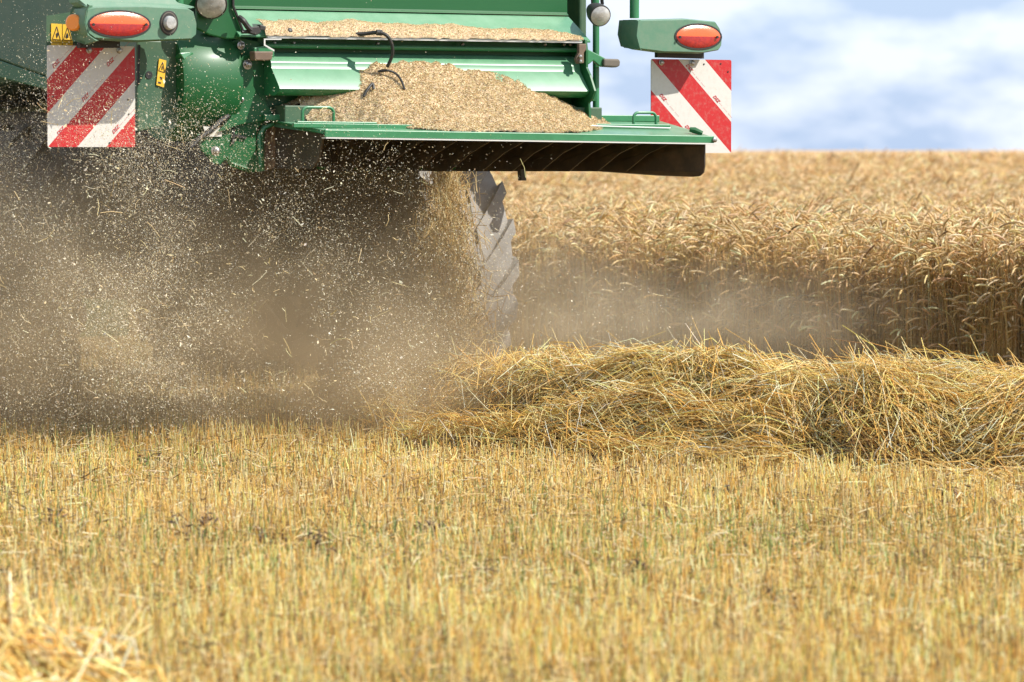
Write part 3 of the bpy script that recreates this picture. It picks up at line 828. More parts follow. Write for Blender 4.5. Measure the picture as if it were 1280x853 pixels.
handle(378, 417, 134.5, 152, -0.22)
handle(792, 820, 141, 157, -0.20)
# little plate with three knobs
kp = MB().prism([at(612, 156, -0.38), at(624, 153.5, -0.34), at(655, 157, -0.36), at(655, 160.5, -0.38), at(618, 160.5, -0.40)],
                [at(612, 156, -0.38)+Vector((0, .02, -.006)), at(624, 153.5, -0.34)+Vector((0, .02, -.006)), at(655, 157, -0.36)+Vector((0, .02, -.006)), at(655, 160.5, -0.38)+Vector((0, .02, -.006)), at(618, 160.5, -0.40)+Vector((0, .02, -.006))]).build('sensor_plate', M['green'], tr)
for px, py in ((622, 154), (632, 153), (640, 155)):
    MB().lathe(at(px, py, -0.39), (0, 0, 1), [(-0.006, 0.009), (0.004, 0.010), (0.009, 0.006)], 10).build('knob', M['rubber'], kp, smooth=True)
# left cheek of the tray: vertical flange, rounded shoulder, brown worn inner face
lc = MB()
shp = [(322, 215), (318, 212), (319, 180), (322, 165), (327, 157), (334, 152.5), (341, 151.5), (405, 163.5), (404, 167.5), (345, 157), (336, 158), (331, 163), (329, 172), (329, 214)]
pf = []
for px, py in shp:
    y = 0.0 if px <= 345 else YL
    p = at(px, py, y); pf.append(p)
lc.prism(pf, [p + Vector((0.012, 0.012, 0)) for p in pf])
lc.build('tray_shoulder', M['green'], CH)
MB().plate([(328, 158), (346, 157), (346, 206), (340, 211), (328, 215)], 0.035, 0.01).build('worn_inner_plate', M['rusty'], CH)
ip = [at_side(px, py, at(343, 180, 0.02).x) for px, py in ((344, 158), (404, 168), (398, 200), (390, 211), (344, 211))]
MB().prism(ip, [p + Vector((0.008, 0, 0)) for p in ip]).build('inner_cheek', M['vane'], CH)
# vanes
tops = [495, 535, 577, 619, 661, 699, 735, 771, 807, 843]
for i, tpx in enumerate(tops):
    x = at(tpx, 180, YL+0.015).x
    z_t = lambda y: slope_z(y, x) - 0.008
    zbm = at(tpx-55, 214.5, -0.12).z
    zm = at(tpx-28, 192, -0.30).z
    cv = lambda y: 0.10*(0.04-y)**2        # gently curved outward towards the rear
    prf = [(0.30, z_t(0.0)-.02), (0.0, z_t(0.0)), (YL+0.02, z_t(YL)-.002), (YL+0.03, z_t(YL)-0.02), (-0.30, zm), (-0.13, zbm), (0.30, zbm)]
    x0 = x - cv(YL)
    MB().prism([(x0+cv(min(y, 0.04)), y, z) for y, z in prf], [(x0+cv(min(y, 0.04))+0.004, y, z) for y, z in prf]).build('vane', M['vane'], CH)
xe = at(881, 200, YL+0.01).x
ze = at(880, 221.5, YL).z
pe = [(0.30, slope_z(0)-.03), (0.04, zb-.012), (YL+0.012, Rz-.034), (YL+0.012, ze+0.05), (YL+0.02, ze+0.02), (YL+0.045, ze+0.004), (YL+0.09, ze), (-0.2, ze+0.004), (0.30, at(790, 212, 0).z)]
# the end plate is curved outwards to the rear
def cx(y): return xe - 0.30*(max(0, y-YL))**1.3
ee = MB().prism([(cx(y), y, z) for y, z in pe], [(cx(y)+0.006, y, z) for y, z in pe]).build('end_plate', M['vane'], CH)
MB().box((xlL+0.3, 0.10, at(500, 212, 0.1).z), (at(600, 210, .1).x, 0.16, at(500, 203, 0.1).z)).build('lower_cross_tube', M['green_plain'], CH, bevel=0.008)
MB().prism([(xlL, 0.05, zb-0.02), (xe-.1, 0.05, zb-0.02), (xe-.1, 0.05, at(600, 208, .05).z), (xlL, 0.05, at(600, 208, .05).z)], [(xlL, 0.055, zb-0.02), (xe-.1, 0.055, zb-0.02), (xe-.1, 0.055, at(600, 208, .05).z), (xlL, 0.055, at(600, 208, .05).z)]).build('inner_wall', M['vane'], CH)
MB().plate([(651, 212), (657, 212), (658, 226), (652, 226)], -0.1, 0.03).build('stop_peg', M['dark'], CH)

# --- big green bracket at the left of the tray
bk = MB().plate([(290, 52), (300, 47), (322, 52), (331, 60), (331, 98), (336, 118), (332, 126), (341, 141), (341, 150), (330, 152), (321, 163), (318, 214), (312, 216), (288, 208), (283, 200), (276, 206), (268, 205), (252, 188), (246, 168), (270, 165), (290, 150), (303, 120), (305, 80)], -0.02, 0.012).build('side_bracket', M['green_plain'], CH, bevel=0.003)
bk2 = MB().plate([(301, 74), (305, 69), (312, 69), (317, 76), (317, 108), (322, 118), (340, 140), (341, 149), (326, 152), (300, 156), (272, 166), (288, 148), (299, 120), (303, 95)], -0.045, 0.02).build('hinge_plate', M['green_plain'], CH, bevel=0.003)
MB().tube([at(318, 214, -0.035), at(300, 208, -0.035), at(289, 204, -0.035), at(284, 196, -0.035)], 0.007, 8).build('flange_bead', M['green_plain'], bk)
MB().tube([at(326, 208, -0.02), at(324, 170, -0.02), at(330, 160, -0.02), at(342, 155, -0.02)], 0.010, 8).build('flange_bead', M['green'], bk, smooth=True)
for px, py, r in ((309, 81, .014), (301, 125, .009), (269, 189, .014), (301, 57, .012)):
    MB().lathe(at(px, py, -0.045), (0, -1, 0), [(0, r*1.5), (0.004, r*1.5), (0.005, r), (0.016, r), (0.018, r*.6), (0.026, r*.55), (0.028, r*.3)], 10).build('bolt', M['steel'], bk)
MB().plate([(292, 160), (294, 160), (293, 180), (290, 180)], -0.03, 0.02).build('latch_bar', M['rubber'], bk)
MB().plate([(294, 168), (308, 171), (308, 174), (294, 171)], -0.03, 0.01).build('latch_bar', M['rubber'], bk)
MB().plate([(254, 158), (277, 160), (277, 171), (258, 171)], -0.03, 0.006).build('number_plate', M['white_tag'], bk)
MB().tube([at(238, 185, -0.05), at(250, 172, -0.05), at(262, 164, -0.05), at(275, 152, -0.045), at(285, 145, -0.04)], 0.012, 8).build('rubber_strap', M['rubber'], CH, smooth=True)
# dark gap between drum and bracket
MB().plate([(255, 36), (302, 48), (310, 60), (312, 90), (308, 130), (290, 160), (258, 174), (250, 168), (280, 150), (292, 110), (284, 70)], 0.005, 0.02).build('rubber_seal', M['rubber'], CH)

# --- drum, flat part beside it
dx0 = at(215, 105, 0.04).x; dx1 = at(291, 105, 0.04).x
dc = Vector((0, 0.16, at(240, 104, 0.16).z)); dr = 0.245
dm = MB().lathe((dx0, dc.y, dc.z), (1, 0, 0), [(0, dr*0.97), (0.02, dr), (dx1-dx0-0.03, dr), (dx1-dx0-0.008, dr-0.008), (dx1-dx0, dr-0.03), (dx1-dx0+0.01, dr*0.5)], 56).build('drive_guard', M['green_plain'], CH, smooth=True)
for px, py in ((263, 70), (287, 68)):
    MB().lathe(at(px, py, -0.035), (0, -1, .5), [(-.02, 0.008), (0.004, 0.008), (0.008, 0.004)], 8).build('bolt', M['steel'], dm)
MB().prism([at(224, 66, -0.06), at(241, 65, -0.06), at(246, 72, -0.05), at(244, 78, -0.05), at(235, 90, -0.05), at(229, 74, -0.06)],
           [at(224, 66, -0.06)+Vector((.01, .09, -.02)), at(241, 65, -0.06)+Vector((.01, .09, -.02)), at(246, 72, -0.05)+Vector((.01, .09, -.02)), at(244, 78, -0.05)+Vector((.01, .09, -.02)), at(235, 90, -0.05)+Vector((.01, .09, -.02)), at(229, 74, -0.06)+Vector((.01, .09, -.02))]).build('lifting_lug', M['green'], dm, bevel=0.005)
fp = MB().plate([(171, 50), (226, 52), (230, 70), (234, 100), (232, 135), (224, 150), (196, 160), (172, 165), (171, 120)], -0.0, 0.03).build('guard_panel', M['green_dusty'], CH, bevel=0.006)
MB().plate([(173, 56), (175.5, 56), (174, 106), (171.5, 106)], -0.004, 0.003).build('slot', M['black'], fp)
MB().lathe(at(186, 94, 0.0), (0, -1, 0), [(0, .016), (.003, .016)], 12).build('plug', M['black'], fp)

def sticker(name, quad, y, parent, glyph):
    """yellow warning plate; glyph list of photo polygons printed on it"""
    s_ = MB().plate(quad, y, 0.002).build(name, M['yellow'], parent)
    g = MB()
    for k, poly in enumerate(glyph): g.plate(poly, y - 0.0015 - 0.0001*k, 0.001)
    g.build('warning_print', M['black'], s_)
def tri(ax, ay, bx, by, cx_, cy_, t=1.0):
    def seg(x0, y0, x1, y1):
        dx, dy = x1-x0, y1-y0; l_ = math.hypot(dx, dy); nx, ny = -dy/l_*t/2, dx/l_*t/2
        return [(x0+nx, y0+ny), (x1+nx, y1+ny), (x1-nx, y1-ny), (x0-nx, y0-ny)]
    return [seg(ax, ay, bx, by), seg(bx, by, cx_, cy_), seg(cx_, cy_, ax, ay)]
sticker('warning_sticker', [(199, 73.5), (208, 76), (205, 109.5), (195.5, 106.5)], -0.006, fp,
        tri(203.5, 78, 205.8, 91, 198.5, 88.5, 0.8) + [[(202.5, 83), (203.6, 83.3), (203.2, 87.5), (202, 87)], [(200, 96), (203, 97), (202.6, 100), (201, 99)], [(198, 102), (202, 103.5), (201, 105), (197.6, 103.6)]])
mp_ = MB().plate([(58, 20), (98, 14), (100, 60), (58, 60)], 0.03, 0.004).build('sticker_backing', M['green_dusty'], CH)
sticker('warning_sticker', [(64, 29.5), (77.4, 30.3), (77.4, 57), (64, 57)], 0.026, mp_,
        tri(71, 33.5, 75.6, 50, 65.6, 49.3, 0.8) + [[(70, 42), (72.5, 40.5), (73, 44), (71.5, 48), (70.5, 46)]] + [[(65, 53.4), (76.5, 53.6), (76.5, 54.1), (65, 53.9)]])
sticker('warning_sticker', [(78.4, 30.4), (91, 31), (91, 57), (78.4, 57)], 0.026, mp_,
        tri(84.5, 34, 89.6, 51.2, 79.4, 50, 0.8) + [[(82, 46), (84, 41), (85.5, 44), (85.8, 47), (83, 48)]] + [[(79, 53.6), (90, 53.8), (90, 54.3), (79, 54.1)]])

# --- tail lamp units
def tail_unit(face, y, depth, parent):
    """face: outline of the rear face in photo points"""
    fr = [at(px, py, y) for px, py in face]
    c = sum(fr, Vector())/len(fr)
    mid = [c + (p-c)*1.0 + Vector((0, 0.03, 0)) for p in fr]
    b = MB(); n = len(fr)
    r0 = [c + Vector(((p-c).x*0.985, 0, (p-c).z*0.93)) for p in fr]
    r1 = [p + Vector((0, 0.012, 0)) for p in fr]
    r2 = [c + Vector(((p-c).x*1.01, 0.05, (p-c).z*1.03)) for p in fr]
    r3 = [c + Vector(((p-c).x*0.99, depth, (p-c).z*0.90 + 0.01)) for p in fr]
    vs = r0 + r1 + r2 + r3; fs = [tuple(range(n)), tuple(range(4*n-1, 3*n-1, -1))]
    for k in range(3):
        for j in range(n): fs.append((k*n+j, (k+1)*n+j, (k+1)*n+(j+1) % n, k*n+(j+1) % n))
    b.add(vs, fs)
    return b.build('tail_lamp_housing', M['housing'], parent, smooth=True)
def ellipse(cx_, cy_, a, b, k0=0, k1=360, n=28, rot=0):
    o = []
    for i in range(n+1 if k1-k0 < 360 else n):
        t = R(k0 + (k1-k0)*i/n); x, y = a*math.cos(t), b*math.sin(t)
        o.append((cx_ + x*math.cos(rot)-y*math.sin(rot), cy_ + x*math.sin(rot)+y*math.cos(rot)))
    return o
def lens(cx_, cy_, a, b, y, parent, rot=0.02):
    MB().plate(ellipse(cx_, cy_, a+2.6, b+2.6, rot=rot), y-0.003, 0.012).build('lens_gasket', M['rubber'], parent, bevel=0.001)
    def dome(k0, k1, m, nm):
        # bulged half lens
        bb = MB(); vs = []; fs = []; n = 24; rings = 5
        for q in range(rings+1):
            f = q/rings; bul = -0.010*math.sqrt(max(0, 1-f*f))
            for i in range(n+1):
                t = R(k0 + (k1-k0)*i/n)
                x, yy = a*f*math.cos(t), b*f*math.sin(t)
                vs.append(at(cx_ + x*math.cos(rot)-yy*math.sin(rot), cy_ + x*math.sin(rot)+yy*math.cos(rot), y-0.004) + Vector((0, bul, 0)))
        for q in range(rings):
            for i in range(n): fs.append((q*(n+1)+i, q*(n+1)+i+1, (q+1)*(n+1)+i+1, (q+1)*(n+1)+i))
        bb.add(vs, fs).build(nm, m, parent, smooth=True)
    dome(180, 360, M['amber'], 'indicator_lens'); dome(0, 180, M['red'], 'brake_lens')
    for s_ in (-1, 1):
        MB().lathe(at(cx_+s_*(a-4), cy_+0.6, y-0.014), (0, -1, 0), [(0, .006), (.006, .006)], 8).build('screw', M['black'], parent)
# left
YT = -0.27
lh = tail_unit([(109, 11), (120, 8.5), (180, 7.5), (236, 10.5), (243, 15), (246.5, 30), (246, 44), (240, 49.5), (170, 52), (118, 48.5), (110, 42), (106, 28)], YT, 0.16, CH)
sidef = MB()
lf = [at(px, py, YT+0.0) for px, py in ((112, 7), (108, 14), (106, 28), (110, 44), (120, 51))]
lb_ = [at(px, py, YT+0.14) for px, py in ((97, -4), (88, 14), (86, 34), (90, 50), (106, 56))]
sidef.prism(lf + lb_[::-1], [p + Vector((0.02, 0.012, 0)) for p in lf + lb_[::-1]])
sidef.build('housing_side', M['housing'], lh, smooth=True)
MB().prism([at(95, -12, YT+.06), at(216, -12, YT+.06), at(222, 3, YT+.04), at(246, 9, YT+.02), at(240, 11, YT+.01), at(108, 9.5, YT+.01), at(98, 3, YT+.05)],
           [p + Vector((0, .1, 0)) for p in (at(95, -12, YT+.06), at(216, -12, YT+.06), at(222, 3, YT+.04), at(246, 9, YT+.02), at(240, 11, YT+.01), at(108, 9.5, YT+.01), at(98, 3, YT+.05))]).build('housing_top', M['housing'], lh, bevel=0.012, seg=3)
lens(149.5, 30.3, 37, 15.2, YT, lh)
MB().lathe(at(92.2, 28.5, YT+0.085), Vector((-0.75, -0.65, 0)), [(-0.02, .034), (0.006, .034), (0.012, .028)], 20).build('side_reflector', M['orange'], lh, smooth=True)
MB().plate(ellipse(211.5, 28.8, 11.5, 15.5), YT-0.004, 0.012).build('socket_gasket', M['rubber'], lh, bevel=0.002)
MB().plate(ellipse(211.5, 28.8, 9.8, 13.6), YT-0.007, 0.004).build('socket_ring', M['pad'], lh, bevel=0.001)
MB().plate(ellipse(211.5, 28.8, 8.6, 12.2), YT-0.009, 0.004).build('socket_well', M['rubber'], lh)
MB().lathe(at(211.5, 29, YT-0.008), (0, -1, 0), [(0, .030), (0.02, .026), (.022, .024), (.023, .01)], 20, sx=0.9).build('trailer_socket', M['glass'], lh, smooth=True)
MB().tube([at(224, 8, YT+.09), at(224, -60, YT+.09)], 0.018, 12).build('lamp_pipe', M['green'], lh, smooth=True)
# right
YQ = -0.09
rh = tail_unit([(797, 25), (860, 23.5), (895, 27), (900, 35), (903, 46), (902, 58), (899, 63), (880, 66.5), (830, 65.5), (799, 61.5), (795, 45)], YQ, 0.16, CH)
lf = [at(px, py, YQ) for px, py in ((800, 25.5), (797, 35), (797, 50), (801, 62.5))]
lb_ = [at(px, py, YQ+0.13) for px, py in ((779, 25), (775, 36), (776, 52), (780, 60))]
MB().prism(lf + lb_[::-1], [p + Vector((0.02, 0.012, 0)) for p in lf + lb_[::-1]]).build('housing_side', M['housing'], rh, smooth=True)
lens(873, 46, 27.3, 14.2, YQ, rh)
MB().tube([at(793.5, -60, YQ+.08), at(793, 12, YQ+.08), at(793, 23, YQ+.08)], [0.022, 0.021, 0.021], 14).build('lamp_pipe', M['green'], rh, smooth=True)
MB().lathe(at(797, 23.5, YQ+.08), (0, 0, 1), [(-.01, .045), (0.004, .045), (0.008, .03)], 16).build('pipe_collar', M['housing'], rh, smooth=True)
MB().plate([(822, 62), (880, 63), (880, 73.5), (822, 72)], YQ+0.11, 0.025).build('board_bracket', M['rubber'], rh)
MB().plate([(100, 48), (150, 48), (150, 60), (100, 60)], YT+0.16, 0.03).build('board_bracket', M['rubber'], lh)

# --- warning boards
def board(name, quad, y, m, parent, bolts, holes, marks, lab):
    fr = [at(px, py, y) for px, py in quad]
    x0 = min(fr[0].x, fr[3].x); x1_ = max(fr[1].x, fr[2].x); z1_ = 0.5*(fr[0].z+fr[1].z); z0_ = 0.5*(fr[2].z+fr[3].z)
    b = MB()
    n = 5; rr = 0.008; pts = []
    for cx_, cz, a0 in ((x1_-rr, z1_-rr, 0), (x0+rr, z1_-rr, 90), (x0+rr, z0_+rr, 180), (x1_-rr, z0_+rr, 270)):
        for i in range(n): 
            t = R(a0 + 90*i/(n-1)); pts.append(Vector((cx_+rr*math.cos(t), 0, cz+rr*math.sin(t))))
    cc = Vector(((x0+x1_)/2, 0, (z0_+z1_)/2))
    b.prism([p-cc for p in pts], [p-cc + Vector((0, .004, 0)) for p in pts])
    o = b.build(name, m, parent); o.location = cc + Vector((0, y, 0))
    tag(o, lab)
    for px, py in bolts:
        q = at(px, py, y-0.002) - o.location
        MB().lathe(q, (0, -1, 0), [(0, .013), (.002, .013), (.003, .009), (.012, .009), (.014, .004)], 10).build('bolt', M['steel'], o)
    for px, py in holes:
        q = at(px, py, y-0.0012) - o.location
        MB().lathe(q, (0, -1, 0), [(0, .004), (.0008, .004)], 8).build('rivet', M['black'], o)
    # maker's red stamp with a fine dotted line, following the stripes
    for px, py, slope in marks:
        q = at(px, py, y-0.0015) - o.location
        cu = bpy.data.curves.new('stamp', 'FONT'); cu.body = 'DSZ'; cu.size = 0.021; cu.shear = 0.4; cu.offset = 0.0006; cu.fill_mode = 'FRONT'
        tmp = bpy.data.objects.new('tmp', cu)
        me_ = bpy.data.meshes.new_from_object(tmp); bpy.data.objects.remove(tmp); bpy.data.curves.remove(cu)
        an = R(45*slope)
        me_.transform(Matrix.Translation(q) @ Matrix.Rotation(-an, 4, 'Y') @ Matrix.Rotation(R(90), 4, 'X'))
        me_.name = 'stamp'; link('stamp', me_, M['redprint'], o)
        g = MB()
        for k in range(14):
            if k % 5 == 3: continue
            a = 0.045 + k*0.0075; d_ = Vector((math.cos(an), 0, math.sin(an))); nn = Vector((-math.sin(an), 0, math.cos(an)))
            p0 = q + d_*a + nn*0.005; g.add([p0, p0+d_*0.005, p0+d_*0.005+nn*0.0014, p0+nn*0.0014], [(0, 1, 2, 3)])
        g.build('fine_print', M['redprint'], o)
    return o
board('warning_board', [(59, 57), (162, 58), (169, 184), (66, 184)], -0.02, M['stripes_left'], CH,
      [(111, 63), (149, 63.5)], [(112, 79), (160, 125), (161, 143), (137, 179), (66, 121)], [(67, 86, 1), (135, 84, 1), (104, 128, 1), (73, 170, 1), (142, 168, 1)], 'striped warning board with stripes rising to the right')
board('warning_board', [(814, 74), (914, 75), (914, 192), (814, 191)], 0.05, M['stripes_right'], CH,
      [(826.5, 78.5), (865, 79)], [(901, 80), (880, 80.5), (910, 90)], [(857, 82, -1), (824, 119, -1), (891, 121, -1), (856, 158, -1)], 'striped warning board with stripes falling to the right')

# --- work lights
def worklight(px, py, y, rpx, rz, aim, parent):
    r = rpx/290
    b = MB().lathe(at(px, py, y), aim, [(-0.11, r*0.35), (-0.09, r*0.62), (-0.04, r*0.92), (0.0, r), (0.012, r*1.02), (0.018, r*0.97)], 28).build('work_light', M['rubber'], parent, smooth=True)
    c = at(px, py, y)
    g = MB().lathe(c, aim, [(0.012, r*0.93), (0.019, r*0.90), (0.028, r*0.65), (0.033, r*0.3), (0.034, 0.001)], 28).build('glass', M['glass'], b, smooth=True)
    return b
l1 = worklight(264, 4, -0.12, 19, 1, (-0.40, -0.9, -0.45), CH)
l2 = worklight(749, 19, -0.10, 14, 1, (-0.2, -0.95, -0.30), CH)
MB().tube([at(742, 12, 0.1), at(741, -2, 0.1), at(745, -20, 0.1)], 0.010, 8).build('light_bracket', M['rubber'], l2)
MB().tube([at(753, 6, 0.1), at(752, -3, 0.1), at(750, -20, 0.1)], 0.008, 8).build('light_bracket', M['rubber'], l2)
MB().plate([(172, -40), (290, -40), (292, 10), (306, 42), (300, 49), (282, 49), (262, 44), (246, 36), (246, 10), (214, 7), (180, -4)], -0.07, 0.02).build('corner_panel', M['green_plain'], CH, bevel=0.006)
MB().tube([at(291, -30, -.08), at(291.5, 8, -.08), at(305, 42, -.08)], 0.006, 6).build('corner_bead', M['rubber'], CH)

# --- right post with arm and pad
MB().tube([at(745, -60, 0.02), at(745, 146, 0.02)], 0.0145, 14).build('post', M['green'], CH, smooth=True)
MB().plate([(734, 114), (745, 114), (745, 127), (734, 127)], 0.0, 0.03).build('post_stub', M['green_plain'], CH, bevel=0.003)
ar = MB().plate([(729, 62), (734, 61), (757, 73), (757, 83), (750, 83), (742, 76), (736, 81), (729, 73)], -0.05, 0.02).build('latch_arm', M['green'], CH, bevel=0.004)
MB().plate([(755, 73.5), (774, 74), (776, 77), (775, 83), (771, 84.5), (755, 83.5)], -0.065, 0.05).build('grip_pad', M['pad'], ar, bevel=0.008)
ar = MB().plate([(318, 60), (331, 58), (343, 64), (343, 72), (318, 70)], -0.10, 0.02).build('latch_arm', M['green'], CH, bevel=0.003)
MB().plate([(318, 64.5), (342, 64.5), (340, 75), (334, 76), (319, 75.5)], -0.13, 0.05).build('grip_pad', M['rusty'], ar, bevel=0.004)
MB().plate([(330, 48.5), (352, 48.5), (352, 50), (331.8, 50), (331.8, 56), (343, 62.5), (343, 64.5), (330, 57)], -0.125, 0.004).build('wire_clip', M['bright_edge'], CH)

# --- hoses
def cable(pts, r, name, m=M['rubber'], k=8):
    G = catmull([tuple(p) for p in pts], 24)
    return MB().tube([Vector(p) for p in G], r, k).build(name, m, CH, smooth=True)
cable([at(299, 22, -.12), at(304, 26, -.14), at(309, 33, -.14), at(314, 38, -.14)], 0.012, 'electric_cable')
cable([at(302, 40, -.13), at(312, 40, -.13), at(322, 41.5, -.13)], 0.008, 'electric_cable')
MB().plate([(313, 34), (324, 33), (327, 40), (322, 44), (313, 42)], -0.15, 0.03).build('cable_plug', M['rubber'], CH, bevel=0.003)
MB().plate([(325, 31), (333, 33), (332, 38), (325, 38)], -0.15, 0.03).build('cable_plug', M['rubber'], CH, bevel=0.003)
cable([at(438, 43, -.10), at(455, 42.5, -.13), at(468, 41, -.16), at(477, 41, -.19)], 0.0085, 'rubber_hose')
cable([at(474, 41, -.18), at(484, 45, -.2), at(490, 57, -.2), at(490, 70, -.19), at(484, 84, -.17)], 0.0078, 'rubber_hose')
MB().lathe(at(474, 41, -.18), Vector((1, -.2, -.1)), [(-.012, .0125), (.012, .0125)], 12).build('hose_collar', M['rubber'], CH)
MB().lathe(at(361.5, 39, -.105), (0, -1, 0.4), [(-.02, .011), (.01, .011), (.013, .006)], 10).build('rubber_stud', M['rubber'], CH)

# ================================================================ CHAFF HEAPS
def heap(name, rowsf, xs, ts, flakes, label, fl=(0.002, 0.0068), okf=None):
    """a heap surface h(x, t) in the machine frame with loose flakes bedded in it"""
    X, Tt = np.meshgrid(xs, ts); sh = X.shape
    Q = rowsf(X.ravel(), Tt.ravel())
    i = np.arange(X.size).reshape(sh); F = np.stack([i[:-1, :-1], i[:-1, 1:], i[1:, 1:], i[1:, :-1]], -1).reshape(-1, 4)
    if okf is not None:
        F = F[okf(Q[:, 0], Q[:, 1])[F].all(axis=1)]
    # closed underneath
    nb = len(Q); B = Q.copy(); B[:, 2] -= 0.004
    C = vary((0.52, 0.40, 0.25), nb, 0.16)
    core = arr_mesh(name, np.vstack([Q, B]), np.vstack([F, F[:, ::-1]+nb]), M['chaff'], np.vstack([C, C]), smooth=False)
    n = flakes
    x = xs[0] + (xs[-1]-xs[0])*rng.random(n); t = ts[0] + (ts[-1]-ts[0])*rng.random(n)
    q = rowsf(x, t)
    if okf is not None: q = q[okf(q[:, 0], q[:, 1])]; n = len(q)
    q[:, 2] += rng.uniform(0, 0.004, n)
    a = rng.normal(size=(n, 3)); a[:, 2] *= 0.5; a /= np.linalg.norm(a, axis=1, keepdims=True); l_ = fl[0] + (fl[1]-fl[0])*rng.random(n)**2
    b = np.cross(a, rng.normal(size=(n, 3))); b /= np.linalg.norm(b, axis=1, keepdims=True)
    w_ = l_*rng.uniform(0.2, 0.5, n)
    a *= l_[:, None]/1; b *= w_[:, None]
    V = np.stack([q-a, q+b, q+a, q-b], 1).reshape(-1, 3)
    Fk = (np.arange(n)*4)[:, None] + np.array([[0, 1, 2, 3]])
    col = palette([(0.70, 0.55, 0.32), (0.82, 0.72, 0.50), (0.55, 0.39, 0.20), (0.28, 0.19, 0.10), (0.62, 0.54, 0.26)], [5, 3, 3, 1, 0.8], n, 0.14)
    fo = arr_mesh('loose_flakes', V, Fk, M['flake'], rep(col, 4))
    fo['kind'] = 'stuff'
    fo.parent = core
    core.location = T0; core.rotation_euler = (0, 0, TH)
    tag(core, label, 'chaff heap')
    return core
# big heap on the tray: crest height read along the tray
cx_px = [338, 360, 400, 440, 470, 505, 545, 600, 645, 685, 712, 732, 748, 765]
cx_py = [148, 138, 117, 95, 84.5, 82.5, 83, 88.5, 97, 115, 132, 143, 148.5, 153.5]
yc = -0.10                                          # crest line
crX = np.array([at(a, b, yc).x for a, b in zip(cx_px, cx_py)]); crZ = np.array([at(a, b, yc).z for a, b in zip(cx_px, cx_py)])
frX = np.array([at(a, 158, -0.3).x for a in (338, 380, 430, 480, 540, 640, 700, 745, 790, 830)])
def frY(x): return np.interp(x, frX, [0.01, -0.03, -0.20, -0.40, -0.475, -0.48, -0.46, -0.33, -0.16, -0.05])
def big(x, t):
    y = 0.02 + (YL+0.03-0.02)*t
    zc_ = np.interp(x, crX, crZ)
    fl_ = slope_z(y, x)
    h = np.maximum(zc_ - slope_z(yc), 0.0)
    s_ = np.where(y > yc, 1-0.10*np.clip((y-yc)/0.12, 0, 1), np.clip(1-(yc-y)/np.maximum(yc-frY(x), 0.03), 0, 1))
    hump = h*s_*(1+0.10*(vnoise(x*9, y*9, 41)-0.5)) + 0.016*(vnoise(x*30, y*30, 42)-0.5)*(h > 0.01) + 0.006*(vnoise(x*90, y*90, 43)-0.5)
    skirt = 0.012*(vnoise(x*7, y*5, 44)-0.35)*(t > 0.5)*(x < crX[-1]+0.12)
    return np.stack([x, y, fl_ + hump + skirt*(h > 0.001) + 0.001], -1)
def big_ok(x, y):
    h = np.interp(x, crX, crZ) - slope_z(yc)
    return (y > frY(x) + 0.012*(vnoise(x*40, y*40, 47)-0.5)) & (h > 0.006)
big_o = heap('chaff_heap', big, np.linspace(crX[0], at(800, 165, -.4).x, 330), np.linspace(0, 1, 120), 160000, 'large tan mound of chaff heaped on the rear tray of the harvester', okf=big_ok)
gx = [320, 340, 370, 395, 410, 440, 470, 520, 560, 600, 640, 680, 700, 716]
gy = [25, 26.5, 25.5, 29.5, 27, 24.5, 29, 32, 30, 37, 37, 38, 43, 51]
gX = np.array([at(a, b, -.03).x for a, b in zip(gx, gy)]); gZ = np.array([at(a, b, -.03).z for a, b in zip(gx, gy)])
zg = zc(47.5, -0.112)
def gut(x, t):
    zt = np.interp(x, gX, gZ) + 0.006*(vnoise(x*40, x*0, 51)-0.5)
    # follows the slope of the gutter from its edge up to a ragged rim
    y = -0.122 + (0.095)*t; base = zg + 0.004
    z = base + (zt-base)*t + 0.014*np.sin(np.pi*np.clip(t, 0, 1)) + 0.006*(vnoise(x*45, t*6, 52)-0.5)
    return np.stack([x, y - 0.016*np.sin(np.pi*t), z], -1)
heap('chaff_ridge', gut, np.linspace(gX[0], gX[-1], 300), np.linspace(0, 1, 20), 30000, 'thin ridge of fine tan chaff lying in the gutter above the big mound', fl=(0.0015, 0.004))
# rubber flap and clip half buried in the heap
def buried(name, pts, rr, label, flat=1.0):
    G = catmull([tuple(world(p)) for p in pts], 16)
    o = MB().tube([Vector(p) for p in G], rr, 8).build(name, M['rubber'], None, smooth=True)
    tag(o, label, 'rubber part')
def hp(px, py):
    """point of the heap surface met by the sight line"""
    best = None
    for y in np.linspace(0.0, -0.46, 200):
        p = at(px, py, y); z = big(np.array([p.x]), np.array([(y-0.02)/(YL+0.01)]))[0, 2]
        if z >= p.z: best = p
    return best or at(px, py, -0.2)
g = [hp(470, 92)+Vector((0, -.012, .008)), hp(482, 92)+Vector((0, -.02, .012)), hp(492, 96)+Vector((0, -.02, .012)), hp(499, 103)+Vector((0, -.018, .008)), hp(504, 112)+Vector((0, -.012, .0))]
buried('rubber_flap', g, [0.002, 0.0055, 0.0065, 0.0055]+[0.005]*12, 'curved black rubber strip sticking out of the big chaff mound')
g = [hp(453, 122)+Vector((0, -.012, .004)), hp(457, 115)+Vector((0, -.02, .012)), hp(463, 109)+Vector((0, -.02, .014)), hp(465, 114)+Vector((0, -.014, .008))]
buried('cable_clip', g, 0.006, 'short black clip poking out of the chaff mound below the rubber strip')

